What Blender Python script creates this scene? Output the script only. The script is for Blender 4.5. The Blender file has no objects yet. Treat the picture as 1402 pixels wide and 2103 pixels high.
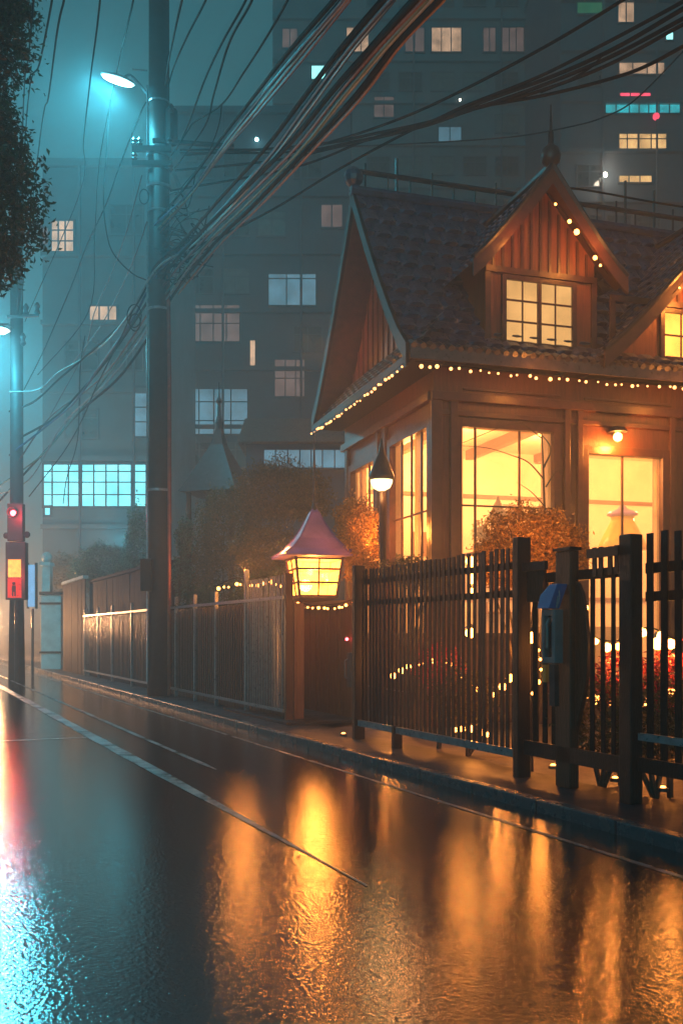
import bpy, bmesh, math, random
import numpy as np
from mathutils import Vector
random.seed(7)
PI = math.pi
R = random.Random(11)
scene = bpy.context.scene
COL = scene.collection

# ---------------------------------------------------------------- measuring frames
CAMZ = 1.5
F = 2000.0
def P(px, py, y):                      # world point seen at a pixel of the 1402x2103 photo, at a distance
    return Vector(((px - 701) / F * y, y, CAMZ + (1300 - py) / F * y))
O2 = (0.22, 13.04)                     # street frame: a = along the street (away), b = towards the house
DX, DY = -0.411, 0.912
NX, NY = 0.912, 0.411
def S(a, b, z):
    return Vector((O2[0] + a * DX + b * NX, O2[1] + a * DY + b * NY, z))
def fa(px, b=0.0):                     # distance along the street where the line at offset b crosses a pixel column
    k = (px - 701) / F
    x0, y0 = O2[0] + b * NX, O2[1] + b * NY
    return (k * y0 - x0) / (DX - k * DY)
C2 = (1.46, 15.5)                      # tea house frame: s = along the front, t = back into the house
UX, UY = 0.955, 0.296
def H(s, t, z):
    return Vector((C2[0] + s * UX - t * UY, C2[1] + s * UY + t * UX, z))
def hs(px, t=0.0):
    k = (px - 701) / F
    x0, y0 = C2[0] - t * UY, C2[1] + t * UX
    return (k * y0 - x0) / (UX - k * UY)
def hz(px, py, t=0.0):
    s = hs(px, t); y = C2[1] + s * UY + t * UX
    return CAMZ + (1300 - py) / F * y
def Wf(x, y, z): return Vector((x, y, z))

# ---------------------------------------------------------------- mesh builder
ORG = {}
class MB:
    def __init__(self): self.v = []; self.f = []
    def quad(self, a, b, c, d):
        n = len(self.v); self.v += [Vector(a), Vector(b), Vector(c), Vector(d)]; self.f.append((n, n+1, n+2, n+3)); return self
    def box(self, fr, x0, x1, y0, y1, z0, z1):
        n = len(self.v)
        for z in (z0, z1):
            for (x, y) in ((x0, y0), (x1, y0), (x1, y1), (x0, y1)): self.v.append(fr(x, y, z))
        for q in ((0,3,2,1),(4,5,6,7),(0,1,5,4),(1,2,6,5),(2,3,7,6),(3,0,4,7)): self.f.append(tuple(n+i for i in q))
        return self
    def bar(self, p, q, w, h=None, up=Vector((0,0,1))):      # rectangular bar between two points
        p, q = Vector(p), Vector(q); h = h or w
        d = (q - p).normalized()
        if abs(d.dot(up)) > .98: up = Vector((0,1,0))
        s = d.cross(up).normalized() * w/2; u = s.cross(d).normalized() * h/2
        n = len(self.v)
        for c in (p, q):
            for (i, j) in ((-1,-1),(1,-1),(1,1),(-1,1)): self.v.append(c + s*i + u*j)
        for k in ((0,3,2,1),(4,5,6,7),(0,1,5,4),(1,2,6,5),(2,3,7,6),(3,0,4,7)): self.f.append(tuple(n+i for i in k))
        return self
    def tube(self, pts, r, n=6, cap=True):
        pts = [Vector(p) for p in pts]; m = len(self.v); L = len(pts)
        rr = r if isinstance(r, (list, tuple)) else [r]*L
        ref = Vector((0,0,1))
        if abs((pts[-1]-pts[0]).normalized().dot(ref)) > .9: ref = Vector((0,1,0))
        for i, p in enumerate(pts):
            d = (pts[min(i+1, L-1)] - pts[max(i-1, 0)]).normalized()
            s = d.cross(ref)
            s = s.normalized() if s.length > 1e-4 else Vector((1,0,0)); u = s.cross(d)
            for k in range(n):
                a = 2*PI*k/n; self.v.append(p + (s*math.cos(a) + u*math.sin(a))*rr[i])
        for i in range(L-1):
            for k in range(n):
                self.f.append((m+i*n+k, m+i*n+(k+1)%n, m+(i+1)*n+(k+1)%n, m+(i+1)*n+k))
        if cap:
            self.f.append(tuple(m+k for k in range(n))[::-1]); self.f.append(tuple(m+(L-1)*n+k for k in range(n)))
        return self
    def lathe(self, c, prof, n=16, rot=0.0, sx=1, sy=1):     # prof: (radius, z)
        c = Vector(c); m = len(self.v); L = len(prof)
        for (r, z) in prof:
            for k in range(n):
                a = 2*PI*k/n + rot; self.v.append(c + Vector((math.cos(a)*max(r,.0005)*sx, math.sin(a)*max(r,.0005)*sy, z)))
        for i in range(L-1):
            for k in range(n):
                self.f.append((m+i*n+k, m+i*n+(k+1)%n, m+(i+1)*n+(k+1)%n, m+(i+1)*n+k))
        self.f.append(tuple(m+k for k in range(n))[::-1]); self.f.append(tuple(m+(L-1)*n+k for k in range(n)))
        return self
    def ball(self, c, r, n=10, m=7, sz=1):
        return self.lathe(c, [(r*math.sin(PI*i/m), -r*sz*math.cos(PI*i/m)) for i in range(m+1)], n)
    def prism(self, pts, off):                               # polygon extruded by a vector
        pts = [Vector(p) for p in pts]; off = Vector(off); n = len(self.v); L = len(pts)
        self.v += pts + [p + off for p in pts]
        self.f.append(tuple(range(n, n+L))[::-1]); self.f.append(tuple(range(n+L, n+2*L)))
        for i in range(L): self.f.append((n+i, n+(i+1)%L, n+L+(i+1)%L, n+L+i))
        return self
    def grid(self, fn, nu, nv):
        m = len(self.v)
        for j in range(nv+1):
            for i in range(nu+1): self.v.append(fn(i/nu, j/nv))
        w = nu+1
        for j in range(nv):
            for i in range(nu): self.f.append((m+j*w+i, m+j*w+i+1, m+(j+1)*w+i+1, m+(j+1)*w+i))
        return self
    def holes(self, fr, x0, x1, z0, z1, y0, y1, hl):         # wall with real openings: front face y0, back face y1
        xs = sorted({x0, x1, *[h[0] for h in hl], *[h[1] for h in hl]})
        zs = sorted({z0, z1, *[h[2] for h in hl], *[h[3] for h in hl]})
        def ins(x, z): return any(h[0] < x < h[1] and h[2] < z < h[3] for h in hl)
        for i in range(len(xs)-1):
            for j in range(len(zs)-1):
                if ins((xs[i]+xs[i+1])/2, (zs[j]+zs[j+1])/2): continue
                for y in (y0, y1): self.quad(fr(xs[i],y,zs[j]), fr(xs[i+1],y,zs[j]), fr(xs[i+1],y,zs[j+1]), fr(xs[i],y,zs[j+1]))
        for (a, b, c, d) in hl + [(x0, x1, z0, z1)]:
            self.quad(fr(a,y0,c), fr(b,y0,c), fr(b,y1,c), fr(a,y1,c)); self.quad(fr(a,y0,d), fr(b,y0,d), fr(b,y1,d), fr(a,y1,d))
            self.quad(fr(a,y0,c), fr(a,y0,d), fr(a,y1,d), fr(a,y1,c)); self.quad(fr(b,y0,c), fr(b,y0,d), fr(b,y1,d), fr(b,y1,c))
        return self
    def build(self, name, mat, parent=None, smooth=False, recalc=True, bevel=0):
        v = self.v
        if parent is not None: org = ORG[parent.name]
        else:
            xs = [p.x for p in v]; ys = [p.y for p in v]; zs = [p.z for p in v]
            org = Vector(((min(xs)+max(xs))/2, (min(ys)+max(ys))/2, min(zs)))
        me = bpy.data.meshes.new(name)
        me.from_pydata([tuple(p - org) for p in v], [], self.f)
        if recalc:
            bm = bmesh.new(); bm.from_mesh(me)
            bmesh.ops.recalc_face_normals(bm, faces=bm.faces); bm.to_mesh(me); bm.free()
        if smooth:
            me.polygons.foreach_set('use_smooth', [True]*len(me.polygons))
        me.materials.append(mat); me.update()
        o = bpy.data.objects.new(name, me); COL.objects.link(o)
        if parent is not None: o.parent = parent
        else: o.location = org
        ORG[o.name] = org
        if bevel:
            md = o.modifiers.new('Bevel', 'BEVEL'); md.width = bevel; md.segments = 2; md.limit_method = 'ANGLE'
        return o
def tag(o, label=None, cat=None, group=None, kind=None):
    if label: o['label'] = label
    if cat: o['category'] = cat
    if group: o['group'] = group
    if kind: o['kind'] = kind
    return o
def thing(name, label, cat, loc, group=None):
    o = bpy.data.objects.new(name, None); COL.objects.link(o)
    o.location = loc; ORG[o.name] = Vector(loc); o.empty_display_size = .2
    return tag(o, label, cat, group)
def dup(root, dloc, label, group=None):                    # a copy of a thing with copies of its parts
    r = root.copy(); COL.objects.link(r); r.location = root.location + Vector(dloc); r['label'] = label
    if group: r['group'] = group
    for ch in list(root.children):
        c = ch.copy(); COL.objects.link(c); c.parent = r
        for g in list(ch.children):
            d = g.copy(); COL.objects.link(d); d.parent = c
    ORG[r.name] = Vector(r.location)
    return r

# ---------------------------------------------------------------- materials
def new_mat(name):
    m = bpy.data.materials.new(name); m.use_nodes = True
    nt = m.node_tree; nt.nodes.clear(); out = nt.nodes.new('ShaderNodeOutputMaterial')
    return m, nt, out
def noise(nt, scale, detail=4, vec=None, rough=.55):
    n = nt.nodes.new('ShaderNodeTexNoise'); n.inputs['Scale'].default_value = scale
    n.inputs['Detail'].default_value = detail; n.inputs['Roughness'].default_value = rough
    if vec is not None: nt.links.new(vec, n.inputs['Vector'])
    return n
def mat(name, col, rough=.5, var=.35, scale=6, metal=0, bump=.15, bscale=40, stretch=None, spec=.5, coat=0, sss=0):
    m, nt, out = new_mat(name)
    b = nt.nodes.new('ShaderNodeBsdfPrincipled'); nt.links.new(b.outputs[0], out.inputs[0])
    tc = nt.nodes.new('ShaderNodeTexCoord'); vec = tc.outputs['Object']
    if stretch:
        mp = nt.nodes.new('ShaderNodeMapping'); mp.inputs['Scale'].default_value = stretch
        nt.links.new(vec, mp.inputs['Vector']); vec = mp.outputs[0]
    n = noise(nt, scale, 6, vec)
    rp = nt.nodes.new('ShaderNodeValToRGB'); rp.color_ramp.elements[0].position = .3; rp.color_ramp.elements[1].position = .72
    c0 = [c*(1-var) for c in col]; c1 = [min(1, c*(1+var)) for c in col]
    rp.color_ramp.elements[0].color = (*c0, 1); rp.color_ramp.elements[1].color = (*c1, 1)
    nt.links.new(n.outputs[0], rp.inputs[0]); nt.links.new(rp.outputs[0], b.inputs['Base Color'])
    mr = nt.nodes.new('ShaderNodeMapRange'); mr.inputs['To Min'].default_value = max(.03, rough*.7); mr.inputs['To Max'].default_value = min(1, rough*1.3)
    n2 = noise(nt, scale*2.3, 3, vec); nt.links.new(n2.outputs[0], mr.inputs[0]); nt.links.new(mr.outputs[0], b.inputs['Roughness'])
    b.inputs['Metallic'].default_value = metal; b.inputs['Specular IOR Level'].default_value = spec
    if coat: b.inputs['Coat Weight'].default_value = coat; b.inputs['Coat Roughness'].default_value = .12
    if bump:
        nb = noise(nt, bscale, 4, vec); bp = nt.nodes.new('ShaderNodeBump'); bp.inputs['Strength'].default_value = bump; bp.inputs['Distance'].default_value = .02
        nt.links.new(nb.outputs[0], bp.inputs['Height']); nt.links.new(bp.outputs[0], b.inputs['Normal'])
    return m
def emit(name, col, st, var=0.0, scale=3, trans=0.0, stretch=None):
    m, nt, out = new_mat(name)
    e = nt.nodes.new('ShaderNodeEmission'); e.inputs['Color'].default_value = (*col, 1); e.inputs['Strength'].default_value = st
    if var:
        tc = nt.nodes.new('ShaderNodeTexCoord'); vec = tc.outputs['Object']
        if stretch:
            mp = nt.nodes.new('ShaderNodeMapping'); mp.inputs['Scale'].default_value = stretch
            nt.links.new(vec, mp.inputs['Vector']); vec = mp.outputs[0]
        n = noise(nt, scale, 3, vec); mr = nt.nodes.new('ShaderNodeMapRange')
        mr.inputs['From Min'].default_value = .3; mr.inputs['From Max'].default_value = .7
        mr.inputs['To Min'].default_value = st*(1-var); mr.inputs['To Max'].default_value = st*(1+var)
        nt.links.new(n.outputs[0], mr.inputs[0]); nt.links.new(mr.outputs[0], e.inputs['Strength'])
    if trans:
        t = nt.nodes.new('ShaderNodeBsdfTransparent'); g = nt.nodes.new('ShaderNodeBsdfGlossy'); g.inputs['Roughness'].default_value = .05
        m1 = nt.nodes.new('ShaderNodeMixShader'); m1.inputs[0].default_value = .07
        nt.links.new(t.outputs[0], m1.inputs[1]); nt.links.new(g.outputs[0], m1.inputs[2])
        mx = nt.nodes.new('ShaderNodeAddShader')
        nt.links.new(m1.outputs[0], mx.inputs[0]); nt.links.new(e.outputs[0], mx.inputs[1]); nt.links.new(mx.outputs[0], out.inputs[0])
    else: nt.links.new(e.outputs[0], out.inputs[0])
    return m
def leafmat(name, c0, c1, rough=.4):
    m, nt, out = new_mat(name)
    b = nt.nodes.new('ShaderNodeBsdfPrincipled'); g = nt.nodes.new('ShaderNodeNewGeometry')
    rp = nt.nodes.new('ShaderNodeValToRGB'); rp.color_ramp.elements[0].color = (*c0, 1); rp.color_ramp.elements[1].color = (*c1, 1)
    nt.links.new(g.outputs['Random Per Island'], rp.inputs[0]); nt.links.new(rp.outputs[0], b.inputs['Base Color'])
    b.inputs['Roughness'].default_value = rough
    t = nt.nodes.new('ShaderNodeBsdfTranslucent'); nt.links.new(rp.outputs[0], t.inputs[0])
    mx = nt.nodes.new('ShaderNodeMixShader'); mx.inputs[0].default_value = .3
    nt.links.new(b.outputs[0], mx.inputs[1]); nt.links.new(t.outputs[0], mx.inputs[2]); nt.links.new(mx.outputs[0], out.inputs[0])
    return m
def roadmat(name, base, bump, r0, r1, ior):
    m, nt, out = new_mat(name)
    b = nt.nodes.new('ShaderNodeBsdfPrincipled'); nt.links.new(b.outputs[0], out.inputs[0])
    tc = nt.nodes.new('ShaderNodeTexCoord'); v = tc.outputs['Object']
    big = noise(nt, .55, 4, v); fine = noise(nt, 52, 3, v, .6); mid = noise(nt, 9, 3, v)
    rp = nt.nodes.new('ShaderNodeValToRGB'); rp.color_ramp.elements[0].color = (*[c*.6 for c in base], 1); rp.color_ramp.elements[1].color = (*[c*1.7 for c in base], 1)
    nt.links.new(fine.outputs[0], rp.inputs[0]); nt.links.new(rp.outputs[0], b.inputs['Base Color'])
    mr = nt.nodes.new('ShaderNodeMapRange'); mr.inputs['From Min'].default_value = .35; mr.inputs['From Max'].default_value = .65
    mr.inputs['To Min'].default_value = r0; mr.inputs['To Max'].default_value = r1
    pt = noise(nt, 4.5, 5, v, .7); av = nt.nodes.new('ShaderNodeMath'); av.operation = 'MULTIPLY_ADD'; av.inputs[1].default_value = .5; hf = nt.nodes.new('ShaderNodeMath'); hf.operation = 'MULTIPLY'; hf.inputs[1].default_value = .5
    nt.links.new(big.outputs[0], hf.inputs[0]); nt.links.new(pt.outputs[0], av.inputs[0]); nt.links.new(hf.outputs[0], av.inputs[2]); nt.links.new(av.outputs[0], mr.inputs[0]); nt.links.new(mr.outputs[0], b.inputs['Roughness'])
    b.inputs['IOR'].default_value = ior
    vo = nt.nodes.new('ShaderNodeTexVoronoi'); vo.inputs['Scale'].default_value = 40; nt.links.new(v, vo.inputs['Vector'])
    ad = nt.nodes.new('ShaderNodeMath'); ad.operation = 'MULTIPLY_ADD'; ad.inputs[1].default_value = .55
    nt.links.new(vo.outputs['Distance'], ad.inputs[0]); nt.links.new(fine.outputs[0], ad.inputs[2])
    b1 = nt.nodes.new('ShaderNodeBump'); b1.inputs['Strength'].default_value = bump; b1.inputs['Distance'].default_value = .0017
    nt.links.new(ad.outputs[0], b1.inputs['Height'])
    b2 = nt.nodes.new('ShaderNodeBump'); b2.inputs['Strength'].default_value = .10; b2.inputs['Distance'].default_value = .006
    nt.links.new(mid.outputs[0], b2.inputs['Height']); nt.links.new(b1.outputs[0], b2.inputs['Normal']); nt.links.new(b2.outputs[0], b.inputs['Normal'])
    return m
M = dict(
    road=roadmat('wet asphalt', (.008,.009,.010), 1.0, .02, .075, 3.2),
    walk=roadmat('wet paving', (.008,.012,.018), .9, .35, .55, 1.25),
    kerb=roadmat('wet kerb stone', (.03,.038,.046), .4, .18, .35, 1.6),
    mark=mat('worn road paint', (.16,.17,.18), .3, .6, 9, bump=.4, bscale=120, spec=.6),
    soil=mat('wet garden soil', (.035,.022,.014), .6, .5, 5),
    wood=mat('brown timber', (.10,.030,.013), .38, .4, 5, bump=.35, bscale=20, stretch=(6,6,.6)),
    woodd=mat('dark timber', (.045,.017,.010), .4, .4, 6, spec=.25, bump=.35, bscale=22, stretch=(6,6,.6)),
    siding=mat('red brown siding', (.19,.05,.02), .45, .35, 4, bump=.35, bscale=16, stretch=(7,7,.5)),
    trim=mat('trim timber', (.075,.026,.014), .35, .35, 8, bump=.2),
    fence=mat('black stained fence timber', (.011,.006,.005), .45, .5, 7, spec=.22, bump=.4, bscale=30, stretch=(5,5,.5)),
    metal=mat('wet grey railing metal', (.20,.22,.25), .3, .3, 10, metal=.6, bump=.1),
    darkmetal=mat('dark metal', (.03,.032,.036), .32, .4, 9, metal=.3, bump=.15),
    tile=mat('wet slate roof tile', (.022,.035,.07), .3, .6, 7, bump=.3, bscale=30, spec=.7),
    tilebr=mat('brown wet roof tile', (.07,.05,.045), .3, .5, 7, bump=.3, bscale=30, spec=.7),
    pinkroof=mat('mauve painted metal roof', (.13,.07,.26), .42, .35, 3, metal=0, bump=.05),
    plank=mat('gate planks', (.13,.045,.02), .35, .4, 5, bump=.35, bscale=18, stretch=(8,8,.5)),
    cream=mat('cream interior plaster', (.74,.64,.50), .8, .12, 2, bump=0),
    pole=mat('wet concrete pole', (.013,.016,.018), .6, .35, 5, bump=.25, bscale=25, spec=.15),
    conduit=mat('red brown conduit', (.22,.05,.03), .25, .4, 6, metal=.4),
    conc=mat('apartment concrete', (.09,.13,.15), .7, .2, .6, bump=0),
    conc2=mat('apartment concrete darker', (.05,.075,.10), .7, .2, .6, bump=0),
    wallt=mat('dark boundary wall', (.018,.014,.018), .7, .4, 3, spec=.1, bump=.25, stretch=(4,4,.6)),
    pillar=mat('pale painted masonry', (.45,.52,.52), .5, .2, 3, bump=.1),
    rubber=mat('black cable sheath', (.006,.007,.008), .75, .3, 12, bump=0, spec=.05),
    cblue=mat('blue cable sheath', (.012,.04,.11), .5, .3, 8, bump=0, spec=.3),
    cred=mat('red brown cable sheath', (.12,.02,.012), .5, .3, 8, bump=0, spec=.3),
    corange=mat('ochre cable sheath', (.26,.10,.02), .5, .3, 8, bump=0, spec=.3),
    cwhite=mat('pale grey cable sheath', (.22,.24,.25), .4, .2, 8, bump=0, spec=.5),
    cteal=mat('teal cable sheath', (.03,.14,.12), .5, .3, 8, bump=0, spec=.3),
    leafd=leafmat('dark leaves', (.012,.028,.010), (.05,.085,.025)),
    leafr=leafmat('red flowering leaves', (.20,.01,.02), (.5,.05,.06)),
    leafo=leafmat('autumn leaves', (.14,.07,.012), (.45,.22,.04)),
    leafm=leafmat('mixed leaves', (.025,.04,.012), (.17,.11,.03)),
    leaft=leafmat('blue green leaves', (.02,.06,.045), (.12,.24,.17)),
    bark=mat('bark', (.05,.035,.025), .7, .4, 10, bump=.5),
    bluep=mat('blue plastic visor', (.03,.10,.28), .4, .2, 6, bump=0, coat=.4),
    greyp=mat('grey plastic frame', (.10,.10,.115), .35, .2, 6, bump=.05),
    orangep=mat('orange label', (.65,.17,.03), .4, .2, 6, bump=0),
    yellowp=mat('amber glass shade', (.75,.45,.05), .3, .2, 6, bump=0),
    violetp=mat('violet glass cap', (.35,.25,.6), .3, .2, 6, bump=0),
    redhouse=mat('traffic housing', (.025,.012,.014), .4, .3, 6, bump=.1),
    curtain=mat('cream curtain', (.7,.45,.2), .8, .2, 3, bump=0),
    dark=mat('dark window glass', (.012,.02,.026), .12, .3, 2, bump=0, spec=.6),
    dimglass=mat('curtained dark window', (.10,.12,.12), .5, .4, 3, bump=0),
    bulb=emit('warm bulb', (1,.33,.06), 14),
    bulbs=emit('small warm bulb', (1,.42,.12), 5),
    lampw=emit('lamp bulb', (1,.34,.06), 30),
    lantern=emit('lantern pane glow', (1,.29,.028), 5.0, .35, 9, trans=.5),
    win=emit('lit window glass', (1,.37,.09), .22, .3, 1.2, trans=.5),
    windorm=emit('lit dormer pane', (1,.52,.17), .95, .2, 1.5),
    windorm2=emit('lit bright dormer pane', (1,.34,.05), 3.2, .25, 2),
    teallamp=emit('teal street lamp lens', (.45,1,1), 25),
    bell=emit('bell lamp bulb', (1,.82,.38), 3.2),
    redl=emit('red signal lens', (1,.06,.08), 22),
    orangel=emit('orange signal panel', (1,.32,.06), 2.6, .2, 9),
    redp=emit('red signal panel', (1,.05,.04), 1.1, .2, 9),
    bluesign=emit('pale blue sign', (.25,.6,1), .9, .1, 4),
    warmglobe=emit('warm globe', (1,.55,.2), 12),
    wc=emit('cyan window', (.22,.9,1.0), 1.9, .3, .9),
    wc2=emit('dim blue window', (.25,.6,.8), .42, .35, 1.1),
    wc3=emit('cyan neon window', (.03,.7,.8), .9, .4, 1.2),
    ww=emit('cream window', (1,.62,.38), .75, .45, 1.3),
    ww2=emit('amber window', (1,.58,.22), 1.3, .35, 1.3),
    wd=emit('dim warm window', (.8,.55,.5), .2, .4, 1.2),
    wr=emit('pink neon strip', (1,.08,.15), 2.2, .3, 2),
    wp=emit('star like lamp', (1,.85,.65), 16),
    wg=emit('green window', (.1,.7,.35), .22, .2, 2),
    bluew=emit('pale teal window', (.35,1,.95), 2.6, .3, 1.5),
)

def worn(m, scale, lo, hi):                                   # paint worn through to the surface below in patches
    nt = m.node_tree; out = next(n for n in nt.nodes if n.type == 'OUTPUT_MATERIAL'); src = out.inputs[0].links[0].from_socket
    tc = nt.nodes.new('ShaderNodeTexCoord'); n = noise(nt, scale, 5, tc.outputs['Object'], .7); mr = nt.nodes.new('ShaderNodeMapRange')
    mr.inputs['From Min'].default_value = lo; mr.inputs['From Max'].default_value = hi
    t = nt.nodes.new('ShaderNodeBsdfTransparent'); mx = nt.nodes.new('ShaderNodeMixShader')
    nt.links.new(n.outputs[0], mr.inputs[0]); nt.links.new(mr.outputs[0], mx.inputs[0]); nt.links.new(src, mx.inputs[1]); nt.links.new(t.outputs[0], mx.inputs[2]); nt.links.new(mx.outputs[0], out.inputs[0])
worn(M['mark'], 1.2, .42, .72)
# ---------------------------------------------------------------- lamps and fill lights
def spot(p, col, w, r, aim):
    o = lamp(p, col, w, r, 'SPOT'); o.data.spot_size = math.radians(150); o.data.spot_blend = .6
    o.rotation_euler = Vector(aim).to_track_quat('-Z', 'Y').to_euler(); return o
def lamp(p, col, w, r=.08, kind='POINT'):
    l = bpy.data.lights.new('lamp_or_fill', kind); l.color = col; l.energy = w; l.shadow_soft_size = r
    o = bpy.data.objects.new('lamp_or_fill', l); COL.objects.link(o); o.location = p
    return o
TEAL = (.09, .74, .95); WARM = (1, .30, .045)

# ---------------------------------------------------------------- helpers for shapes
def spline(pts, k=7):
    pts = [Vector(p) for p in pts]
    if len(pts) < 3: 
        return [pts[0].lerp(pts[1], i/k) for i in range(k+1)]
    out = []
    ext = [pts[0]*2 - pts[1]] + pts + [pts[-1]*2 - pts[-2]]
    for i in range(1, len(ext)-2):
        a, b, c, d = ext[i-1:i+3]
        for j in range(k):
            t = j/k
            out.append(.5*((2*b) + (c-a)*t + (2*a-5*b+4*c-d)*t*t + (3*b-a-3*c+d)*t**3))
    out.append(pts[-1]); return out
def leaves(mb, lumps, n, size, seed=1, hollow=.45, flat=1.0):  # lumps: (centre, rx, ry, rz)
    rg = np.random.default_rng(seed)
    vol = np.array([l[1]*l[2]*l[3] for l in lumps])**(2/3); vol = vol/vol.sum()
    idx = rg.choice(len(lumps), n, p=vol)
    for i in range(n):
        c, rx, ry, rz = lumps[idx[i]]
        d = rg.normal(size=3); d /= np.linalg.norm(d)
        rad = (hollow + (1-hollow)*rg.random()**.6) * (1 + .16*math.sin(7*d[0]+seed)*math.cos(6*d[2]) + .1*rg.normal())
        p = Vector((c[0]+d[0]*rx*rad, c[1]+d[1]*ry*rad, c[2]+d[2]*rz*rad))
        a = Vector(rg.normal(size=3)); a.normalize(); b = a.cross(Vector(rg.normal(size=3))); b.normalize()
        L = size*(.6+.8*rg.random()); w = L*.42
        m = len(mb.v)
        nrm = a.cross(b)*(.18*L)
        mb.v += [p - a*L/2, p + b*w/2 + nrm, p + a*L/2, p - b*w/2 + nrm]
        mb.f.append((m, m+1, m+2)); mb.f.append((m, m+2, m+3))
    return mb
def plant(name, label, cat, lumps, n, size, mt, seed, stems=5, group=None, base=None):
    c = lumps[0][0]; bz = 0.0
    b = base if base is not None else Vector((c[0], c[1], bz))
    t = thing(name, label, cat, b, group)
    leaves(MB(), lumps, n, size, seed).build('foliage', M[mt], t, recalc=False)
    st = MB(); rg = random.Random(seed)
    for l in lumps:
        for k in range(stems):
            e = Vector(l[0]) + Vector((rg.uniform(-.6,.6)*l[1], rg.uniform(-.6,.6)*l[2], rg.uniform(-.2,.7)*l[3]))
            mid = b.lerp(e, .5) + Vector((rg.uniform(-.1,.1), rg.uniform(-.1,.1), .1))
            st.tube(spline([b, mid, e], 4), [.03 - .025*i/8 for i in range(9)], 5)
    st.build('stem', M['bark'], t)
    return t

def tiled(fn, nrm, rows, cols, amp=.035):
    """Tiled roof slope: fn(u,v) plane point (u along eave, v up the slope), real relief in courses and staggered tiles."""
    mb = MB(); nrm = Vector(nrm).normalized(); kv = 4; ku = 4
    def g(u, v):
        r = v*rows; row = min(int(r + 1e-6), rows-1); fr = r - row
        x = u*cols + (.5 if row % 2 else 0)
        bump = abs(math.sin(PI*x))**.5
        h = amp*(1.15 - fr)*(.35 + .65*bump) 
        return fn(u, v) + nrm*h
    # courses as separate strips so that each tile edge makes a real step
    for r in range(rows):
        m = len(mb.v); nu = cols*ku
        for j, vv in enumerate((0.0, .5, 1.0)):
            for i in range(nu+1):
                u = i/nu; x = u*cols + (.5 if r % 2 else 0)
                b = abs(math.sin(PI*x))**.4
                sag = .18/rows*(1-b) if j == 0 else 0
                v = (r + vv)/rows + sag
                mb.v.append(fn(u, min(v, 1)) + nrm*(amp*(1.1-vv)*(.3+.7*b) + .004*R.random()))
        for i in range(nu+1):                                  # lip
            mb.v.append(fn(i/nu, r/rows) - nrm*.01)
        w = nu+1
        for j in range(2):
            for i in range(nu): mb.f.append((m+j*w+i, m+j*w+i+1, m+(j+1)*w+i+1, m+(j+1)*w+i))
        for i in range(nu): mb.f.append((m+3*w+i, m+3*w+i+1, m+i+1, m+i))
    return mb

# ================================================================= SETTING
g = MB(); g.quad((-400,-60,-.012), (400,-60,-.012), (400,500,-.012), (-400,500,-.012))
tag(g.build('ground', M['soil'], recalc=False), kind='structure')
g = MB()
for i in range(1): g.box(S, -40, 260, -8.6, -.72, -.30, 0.0)
tag(g.build('road', M['road']), kind='structure')
g = MB(); g.box(S, -40, 260, -.595, .30, -.30, .085)
tag(g.build('pavement', M['walk']), kind='structure')
g = MB()
a = -14.0
while a < 70:
    g.box(S, a, a+.975, -.72, -.60, -.2, .10+.006*R.random()); a += 1.0
tag(g.build('kerb', M['kerb'], bevel=.012), kind='structure')
g = MB(); g.box(S, -40, 260, -13, -8.6, -.3, .12)
tag(g.build('far_pavement', M['walk']), kind='structure')
g = MB()
def strip(b, w, a0, a1, z=.004, fade=0):
    a = a0; wl_ = .02
    while a < a1:
        st = .5
        wn = w*(.9+.2*R.random())*(min(1, (a+st-a0+.05)/fade) if fade else 1); g.quad(S(a, b-wl_/2, z), S(a+st, b-wn/2, z), S(a+st, b+wn/2, z), S(a, b+wl_/2, z)); wl_ = wn
        a += st
strip(-1.20, .05, -10, 45); strip(-3.05, .17, -6.6, 60, fade=6); strip(-2.42, .07, -1.5, 42)
for aa in (2.4,):
    g.quad(S(aa, -5.5, .006), S(aa+.06, -5.5, .006), S(aa+.06, -3.15, .006), S(aa, -3.15, .006))
tag(g.build('road_marking', M['mark'], recalc=False), kind='structure')
g = MB(); g.grid(lambda u, v: S(-12+u*60, .3+v*6, .03 + .05*math.sin(u*90)*math.sin(v*17) + .03*math.sin(u*210)), 120, 10)
tag(g.build('garden_ground', M['soil'], recalc=False), kind='structure')
# drain grating in the pavement edge
# ================================================================= HAZE
m, nt, out = new_mat('haze air')
v = nt.nodes.new('ShaderNodeVolumePrincipled'); v.inputs['Color'].default_value = (.86, .95, 1, 1)
v.inputs['Density'].default_value = 0.0085; v.inputs['Anisotropy'].default_value = 0.5
nt.links.new(v.outputs[0], out.inputs['Volume'])
hz_b = MB(); hz_b.box(Wf, -150, 150, -12, 210, -1.3, 62)
h = hz_b.build('haze', m); tag(h, kind='stuff')
tag(h, 'pale drizzle haze hanging over the whole street', 'haze')

# ================================================================= TEA HOUSE
house = thing('tea_house', 'brown timber tea house with steep slate roof, pointed dormers and glowing windows behind the fence', 'house', H(2, 2, 0))
SE = 8.2; TB = 4.7; ZW = 5.75
RID_T, RID_Z, EAV = 2.2, 9.35, 5.85
def zr(t):
    x = (t + .5)/2.7 if t <= RID_T else (4.9 - t)/2.7
    return EAV + (RID_Z-EAV)*max(0, x)**1.18
winA = (hs(940), hs(1140), 1.45, hz(1040, 878)); winB = (hs(1200), hs(1362), .75, hz(1280, 932))
winC = (5.6, 7.4, 1.45, 4.85)
fw = MB(); fw.holes(H, 0, SE, .0, ZW, 0, .22, [winA, winB, winC]); fw.build('front_wall', M['wood'], house)
def HL(t, s, z): return H(s, t, z)
lw1 = (.12, 1.95, 1.45, 4.85); lw2 = (2.75, 4.25, 1.45, 4.75)
lw = MB(); lw.holes(HL, .22, TB, .0, ZW, 0, .2, [lw1, lw2]); lw.build('side_wall', M['wood'], house)
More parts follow.
